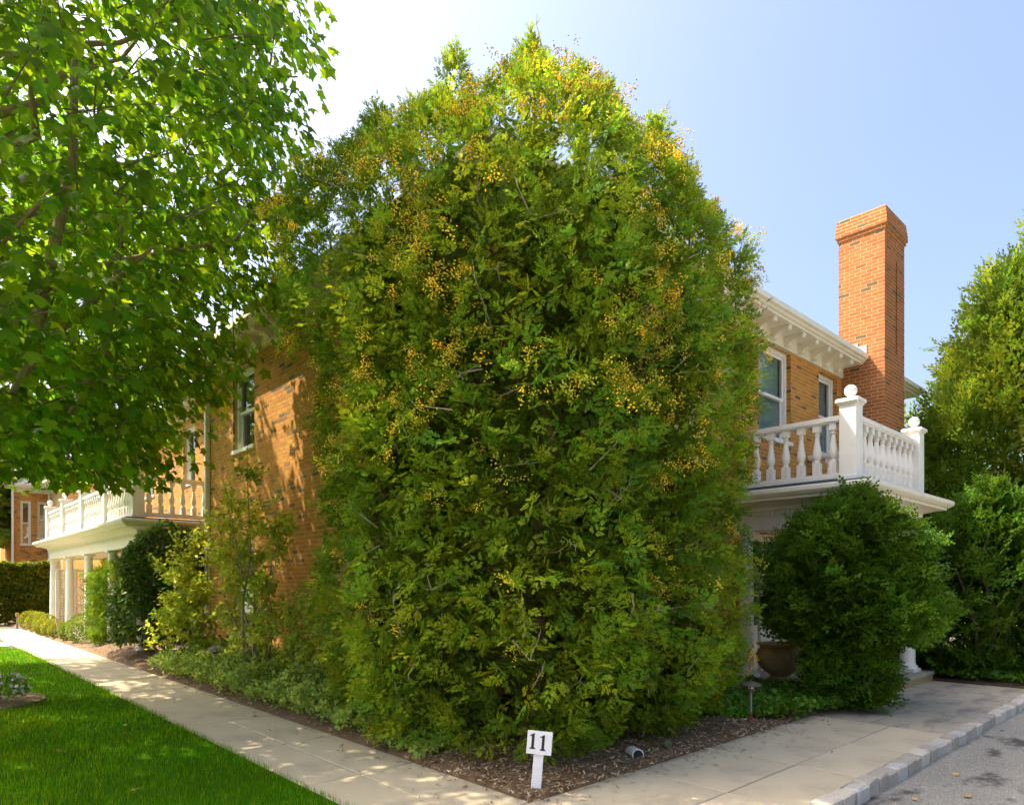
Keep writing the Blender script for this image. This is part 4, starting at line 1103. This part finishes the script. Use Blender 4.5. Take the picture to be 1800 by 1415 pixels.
def maple_crown(axc, k, z0, z1, nc, low_cut=0.0):
    """leafy shoots hung round an egg shaped crown; returns leaf positions, tips, normals and a twig builder"""
    def mrad(z):
        return k * np.interp((z - z0) / (z1 - z0), [0, .045, .12, .25, .5, .68, .86, 1.0], [2.6, 3.35, 3.7, 3.8, 4.05, 3.7, 2.6, .4])
    tw = MB(); LP = []; LT = []; LN = []; cl = 0
    while cl < nc:
        z = RNG.uniform(z0 + .1, z1 - .1)
        if RNG.random() > mrad(z) / 4.1 / k: continue
        th = RNG.uniform(0, 2 * np.pi); f = 1 - abs(RNG.normal()) * .24
        if z < z0 + .8: f = math.sqrt(RNG.random())
        if f < .1: continue
        nz = (1 + .10 * float(snoise(np.array((math.cos(th) * 2, math.sin(th) * 2, z * .6)), 1.6))) * (1 - low_cut * max(0, math.cos(th) * .73 - math.sin(th) * .68) * min(1, max(0, (6.0 - z) / 2.0)))
        r_ = mrad(z) * f * nz; o = np.array((math.cos(th), math.sin(th), 0.)); c = np.array((*axc, z)) + o * r_
        cl += 1
        td = unit(o * .9 + RNG.normal(size=3) * .45 + np.array((0, 0, .05 if z > z0 + 1.6 else -.10))); L = RNG.uniform(.5, .95)
        tw.tube([c - td * L * .75 - np.array((0, 0, .02)), c - td * L * .2, c + td * L * .3 + np.array((0, 0, -.04))], [.010, .006, .002], 4)
        m = RNG.integers(17, 30); t_ = RNG.uniform(-.65, .42, m)
        lat = RNG.normal(size=(m, 3)) * (.17, .17, .07)
        p = c + td * (t_ * L)[:, None] + lat; p[:, 2] -= .05 + .06 * RNG.random(m)
        LP.append(p); ou = np.tile(o, (m, 1))
        LT.append(ou * .55 + lat * 1.5 + RNG.normal(size=(m, 3)) * .38 + np.array((0, 0, -.75))); LN.append(ou * .75 + RNG.normal(size=(m, 3)) * .38 + np.array((0, 0, .65)))
    return np.concatenate(LP), np.concatenate(LT), np.concatenate(LN), tw, mrad


TX, TY = .62, 11.4
mp = thing('maple', 'big leafy maple overhanging the lawn and path, its trunk out of sight', 'tree', (TX, TY, 0))
AXC = np.array((.74, 9.5))
LP, LT, LN, tw, mrad = maple_crown(AXC, .885, 2.90, 12.2, 1400, .34)
n = len(LP); LS = np.clip(RNG.normal(.135, .032, n), .06, .21); FR = frames_from(LT, LN); TN = tints(LP, n, .65, 1.35, .22, 1.2, .22)
CURL = np.stack([RNG.uniform(.72, 1.08, n), np.ones(n), RNG.uniform(.2, 2.4, n)], -1)
yl = RNG.random(n) < .012; TN[yl] *= (3.2, 2.0, 1.2)
px, py, d_ = cam_px(LP); ctr = np.argsort(np.where((px > 5) & (px < 600) & (py > 5) & (py < 900), -LS / np.maximum(d_, .5), 1))[:300]
sel = np.zeros(n, bool); sel[ctr] = True
me = scatter_mesh('leaves', MAPS[0], MAPS[1], LP[~sel] - ORG[mp], FR[~sel], (LS[:, None] * CURL)[~sel], M['maple'], TN[~sel]); tag(link_mesh('leaves', me, mp), kind='stuff')
lm = [scatter_mesh('leaf', MAP[0], MAP[1], np.zeros((1, 3)), np.eye(3)[None], np.ones(1), M['maple'], TN[ctr[i * 30]][None]) for i in range(10)]
for j, i in enumerate(ctr):
    o = link_mesh('leaf', lm[j % 10], mp)
    m4 = Matrix.Identity(4)
    for a in range(3):
        for b_ in range(3): m4[a][b_] = FR[i][a][b_] * LS[i] * CURL[i][b_]
    for a in range(3): m4[a][3] = LP[i][a] - ORG[mp][a]
    o.matrix_local = m4
tag(tw.build('twigs', M['bark'], mp), kind='stuff')
ML = [(wig((TX, TY, -.1), (TX + .1, TY - .2, 10.5), 6, .012), [.19, .16, .14, .12, .09, .06, .03])]
ML += [([(TX, TY, 2.3), (.9, 10.4, 3.1), (1.16, 9.0, 4.0), (1.28, 8.6, 5.0), (1.45, 8.4, 6.1), (1.45, 8.3, 7.4)], [.10, .085, .07, .06, .05, .03]),
       ([(1.18, 8.95, 4.1), (1.6, 8.4, 4.6), (2.1, 7.9, 5.2)], [.05, .04, .015]), ([(1.5, 9.0, 3.4), (1.75, 8.4, 4.1), (1.82, 8.3, 4.9), (1.93, 8.2, 5.9)], [.05, .042, .036, .015])]
for i in range(20):
    z = 3.5 + i * .31; th = i * 2.4; zz = z + RNG.uniform(.5, 2.2); r_ = mrad(zz) * RNG.uniform(.75, .95)
    ML.append((wig((TX + .1 * z / 10, TY - .2 * z / 10, z), (AXC[0] + r_ * math.cos(th), AXC[1] + r_ * math.sin(th), zz), 5, .05), [.07, .055, .045, .03, .02, .006]))
limbs(mp, ML[:1], M['palebark']); limbs(mp, ML[1:], M['palebark'], 'limb')

mp2 = thing('maple', 'second leafy maple farther along the lawn behind the first', 'tree', (.3, 17.4, 0))
P2, T2, N2, tw2, mr2 = maple_crown(np.array((.50, 16.4)), .80, 3.7, 11.8, 450)
me = scatter_mesh('leaves', MAPS[0], MAPS[1], P2 - ORG[mp2], frames_from(T2, N2), RNG.uniform(.14, .22, len(P2)), M['maple'], tints(P2, len(P2), .65, 1.35, .22, 1.2, .22)); tag(link_mesh('leaves', me, mp2), kind='stuff')
tag(tw2.build('twigs', M['bark'], mp2), kind='stuff')
limbs(mp2, [(wig((.3, 17.4, -.1), (.5, 16.5, 10.5), 6, .012), [.17, .15, .13, .11, .08, .05, .02])], M['palebark'])
limbs(mp2, [(wig((.4, 17.3, 3.0 + i * .38), (.50 + 2.2 * math.cos(i * 2.4), 16.4 + 2.2 * math.sin(i * 2.4), 4.4 + i * .5), 5, .05), [.06, .05, .04, .03, .02, .006]) for i in range(14)], M['palebark'], 'limb')

# mulch ring and white flowers at the maple's foot
b = MB(); b.lathe([(.95, .0), (.93, .03), (.5, .06), (.02, .07)], (.70, 11.35, .01), 28); tag(b.build('mulch_ring', M['soil'], None, org=(.70, 11.35, .01)), 'ring of brown mulch in the lawn at the foot of the maple', kind='structure')
fl = thing('flower_clump', 'clump of white and lilac flowers in the mulch at the lawn edge', 'flowers', (1.14, 10.85, .05))
P, O = ball((1.12, 10.86, .20), .26, 500, .75, .2, 3., .1, -.3); leafy(fl, 'leaves', P, O, (.03, .06), M['ivy'], LEAF, 0, .6, dict(lo=.7, hi=1.3))
T0 = []; F0 = []
for i in range(5):
    a = i * 2 * math.pi / 5; o = len(T0)
    T0 += [(0, 0, 0), (.5 * math.cos(a - .5), .5 * math.sin(a - .5), .06), (math.cos(a), math.sin(a), .02), (.5 * math.cos(a + .5), .5 * math.sin(a + .5), .06)]; F0.append((o, o + 1, o + 2, o + 3))
P, O = ball((1.12, 10.86, .22), .29, 75, .8, .05, 3., .1, -.05); n = len(P)
tn = np.where(RNG.random((n, 1)) < .3, np.array([(.95, .86, 1.0)]), np.array([(1, 1, 1.)]))
fr = frames_from(rnd_dir(n), O + np.array((0, -.3, .3)))
me = scatter_mesh('blossoms', np.array(T0), F0, P - ORG[fl], fr, RNG.uniform(.022, .038, n), M['petal'], tn); link_mesh('blossoms', me, fl)

# ------------------------------------------------------------------ small things
sg = thing('house_number_sign', 'small white stake sign with the black number 11 at the bed corner', 'sign', (3.62, 3.64, .03))
th_ = -math.atan2(FWD[0], FWD[1])
sg.rotation_euler = (math.radians(-2), math.radians(4.5), th_ + math.radians(-6))
ORG[sg] = np.zeros(3)
b = MB(); b.bbox((-.038, -.009, -.12), (.038, .009, .31), .003); b.build('stake', M['signwhite'], sg)
b = MB(); b.bbox((-.095, -.024, .275), (.095, -.0095, .450), .002); b.build('board', M['signwhite'], sg)


def digit_one(cx, cz, h):
    """serif figure 1, extruded 2 mm"""
    s = h / 10
    pts = [(-1.75, -5), (1.9, -5), (1.9, -4.35), (1.2, -4.1), (.95, -3.7), (.95, 5), (.3, 5), (-.2, 4.55), (-1.9, 3.75), (-1.9, 3.2), (-.75, 3.35), (-.75, -3.7), (-.95, -4.1), (-1.75, -4.35)]
    b = MB(); k_ = len(pts)
    b.add([(cx + x_ * s, -.026, cz + z_ * s) for x_, z_ in pts] + [(cx + x_ * s, -.0242, cz + z_ * s) for x_, z_ in pts],
          [tuple(range(k_))] + [(i, i + k_, (i + 1) % k_ + k_, (i + 1) % k_) for i in range(k_)])
    b.build('digit', M['black'], sg)


digit_one(-.052, .372, .118); digit_one(.026, .365, .118)


def path_light(loc, label, h=.44, red=False):
    t_ = thing('path_light', label, 'lamp', loc, 'low path lights in the beds'); x, y, z = loc
    b = MB(); b.lathe([(.013, -.05), (.013, h - .09)], loc, 10); b.build('stem', M['steel'], t_, smooth=True)
    b = MB(); b.lathe([(.03, h - .09), (.04, h - .08), (.045, h - .06), (.036, h - .055)], loc, 14); b.build('base_collar', M['bronze'], t_)
    b = MB(); b.lathe([(.030, h - .055), (.034, h - .045), (.034, h - .02), (.03, h - .012)], loc, 14); b.build('lens', M['lens'], t_)
    b = MB()
    for i in range(4):
        a = i * math.pi / 2 + .4; b.tube([(x + .042 * math.cos(a), y + .042 * math.sin(a), z + h - .06), (x + .042 * math.cos(a), y + .042 * math.sin(a), z + h - .01)], .005, 5)
    b.build('guard', M['bronze'], t_)
    b = MB(); b.lathe([(.115, h - .018), (.118, h - .010), (.085, h + .010), (.04, h + .026), (.012, h + .03), (.012, h + .042), (.002, h + .046)], loc, 20); b.build('cap', M['bronze'], t_, smooth=True)
    if red:
        b = MB(); b.lathe([(.018, .0), (.026, .012), (.022, .05), (.013, .055)], (x, y, z), 10); b.build('foot_cap', M['red'], t_)


path_light((7.20, 3.78, .06), 'bronze mushroom path light with a red foot beside the ivy and walk', .40, True)
path_light((3.78, 19.3, .05), 'bronze mushroom path light standing in front of the largest boxwood', .48)
path_light((3.80, 11.0, .12), 'bronze mushroom path light half sunk in the pale ground cover', .46)

ur = thing('urn', 'large round tan clay urn on the porch behind the cypress shrub', 'urn', (9.76, 4.66, .15))
b = MB(); b.lathe([(.17, 0), (.18, .03), (.15, .06), (.13, .08), (.17, .11), (.27, .18), (.33, .28), (.345, .38), (.31, .46), (.28, .49), (.30, .52), (.335, .535), (.335, .56), (.29, .565), (.25, .50), (.05, .47)], (9.76, 4.66, .15), 28); b.build('bowl', M['terra'], ur, smooth=True)
vc = thing('valve_cap', 'small round green plastic cap standing in the mulch near the drain pipe', 'cap', (5.38, 3.66, .08))
b = MB(); b.tube([(5.38, 3.64, .085), (5.384, 3.655, .09), (5.40, 3.68, .08)], [.040, .044, .044], 16); b.build('cap', M['ivycap'] if 'ivycap' in M else surf('green_plastic', (.13, .16, .09), (.09, .12, .06), 20, .5), vc)
st = thing('wooden_stake', 'pale wooden stake leaning beside the yellow green boxwoods', 'stake', (3.60, 22.4, .02))
b = MB(); b.add([(3.56, 22.42, 0), (3.66, 22.42, 0), (3.53, 22.30, .62), (3.43, 22.30, .62), (3.56, 22.46, 0), (3.66, 22.46, 0), (3.53, 22.34, .62), (3.43, 22.34, .62)], [(0, 1, 2, 3), (7, 6, 5, 4), (0, 4, 5, 1), (1, 5, 6, 2), (2, 6, 7, 3), (3, 7, 4, 0)]); b.build('plank', M['wood'], st)
mk = thing('marker_post', 'short grey marker post with a rusty head at the far bed edge', 'post', (3.42, 29.6, 0))
b = MB(); b.bbox((3.39, 29.57, -.05), (3.45, 29.63, .42), .006); b.build('shaft', M['steel'], mk)
b = MB(); b.bbox((3.37, 29.55, .42), (3.47, 29.65, .55), .01); b.build('head', M['ochre'], mk)
gs = thing('garden_stone', 'small grey stone ornament on the mulch mound below the yew', 'stone', (4.0, 18.5, .1))
b = MB(); b.lathe([(.16, 0), (.17, .05), (.10, .09), (.07, .14), (.09, .20), (.05, .26), (.01, .28)], (4.0, 18.5, .12), 12); b.build('stone', M['concrete'], gs)

# fallen leaves on the lawn, walk and drive
dl = [scatter_mesh('fallen_leaf', MAP[0] * (1, 1, -1.2), MAP[1], np.zeros((1, 3)), np.eye(3)[None], np.ones(1) * s_ * .62, M['dryleaf'], np.array([c_])) for s_, c_ in ((.10, (1, 1, 1)), (.08, (1.3, 1.2, .9)), (.09, (.7, .5, .4)))]
SP = [('lawn', (1.35, 5.62, .055)), ('lawn', (1.9, 8.3, .055)), ('lawn', (1.2, 9.2, .055)), ('lawn', (1.5, 12.8, .055)), ('lawn', (1.95, 13.4, .055)), ('lawn', (1.15, 7.4, .055)), ('lawn', (.9, 12.5, .055)), ('lawn', (2.1, 9.8, .055)),
      ('path', (2.75, 15.2, .012)), ('path', (3.1, 18.3, .012)), ('path', (2.6, 10.2, .012)), ('path', (3.25, 8.0, .012)),
      ('drive', (6.3, 1.45, -.085)), ('drive', (6.9, 1.7, -.085)), ('drive', (8.6, 1.5, -.085)), ('drive', (10.4, 1.75, -.085)), ('drive', (5.9, 1.75, -.085)), ('drive', (9.4, 1.86, -.085)),
      ('walk', (7.7, 3.38, .012)), ('walk', (8.0, 3.30, .012))]
LB = {'lawn': ('small dry tan leaf lying on the grass', 'dry leaves fallen on the lawn'), 'path': ('small curled leaf lying on the concrete path', 'leaves fallen on the path'),
      'drive': ('small dry leaf lying on the asphalt near the kerb', 'leaves fallen on the asphalt'), 'walk': ('brown leaf lying on the walk at the ivy edge', 'leaves by the ivy')}
for i, (w_, p) in enumerate(SP):
    o = link_mesh('fallen_leaf', dl[i % 3], None, p); o.rotation_euler = (random.uniform(-.3, .3), random.uniform(-.3, .3), random.uniform(0, 6.28))
    tag(o, LB[w_][0], 'leaf', LB[w_][1])
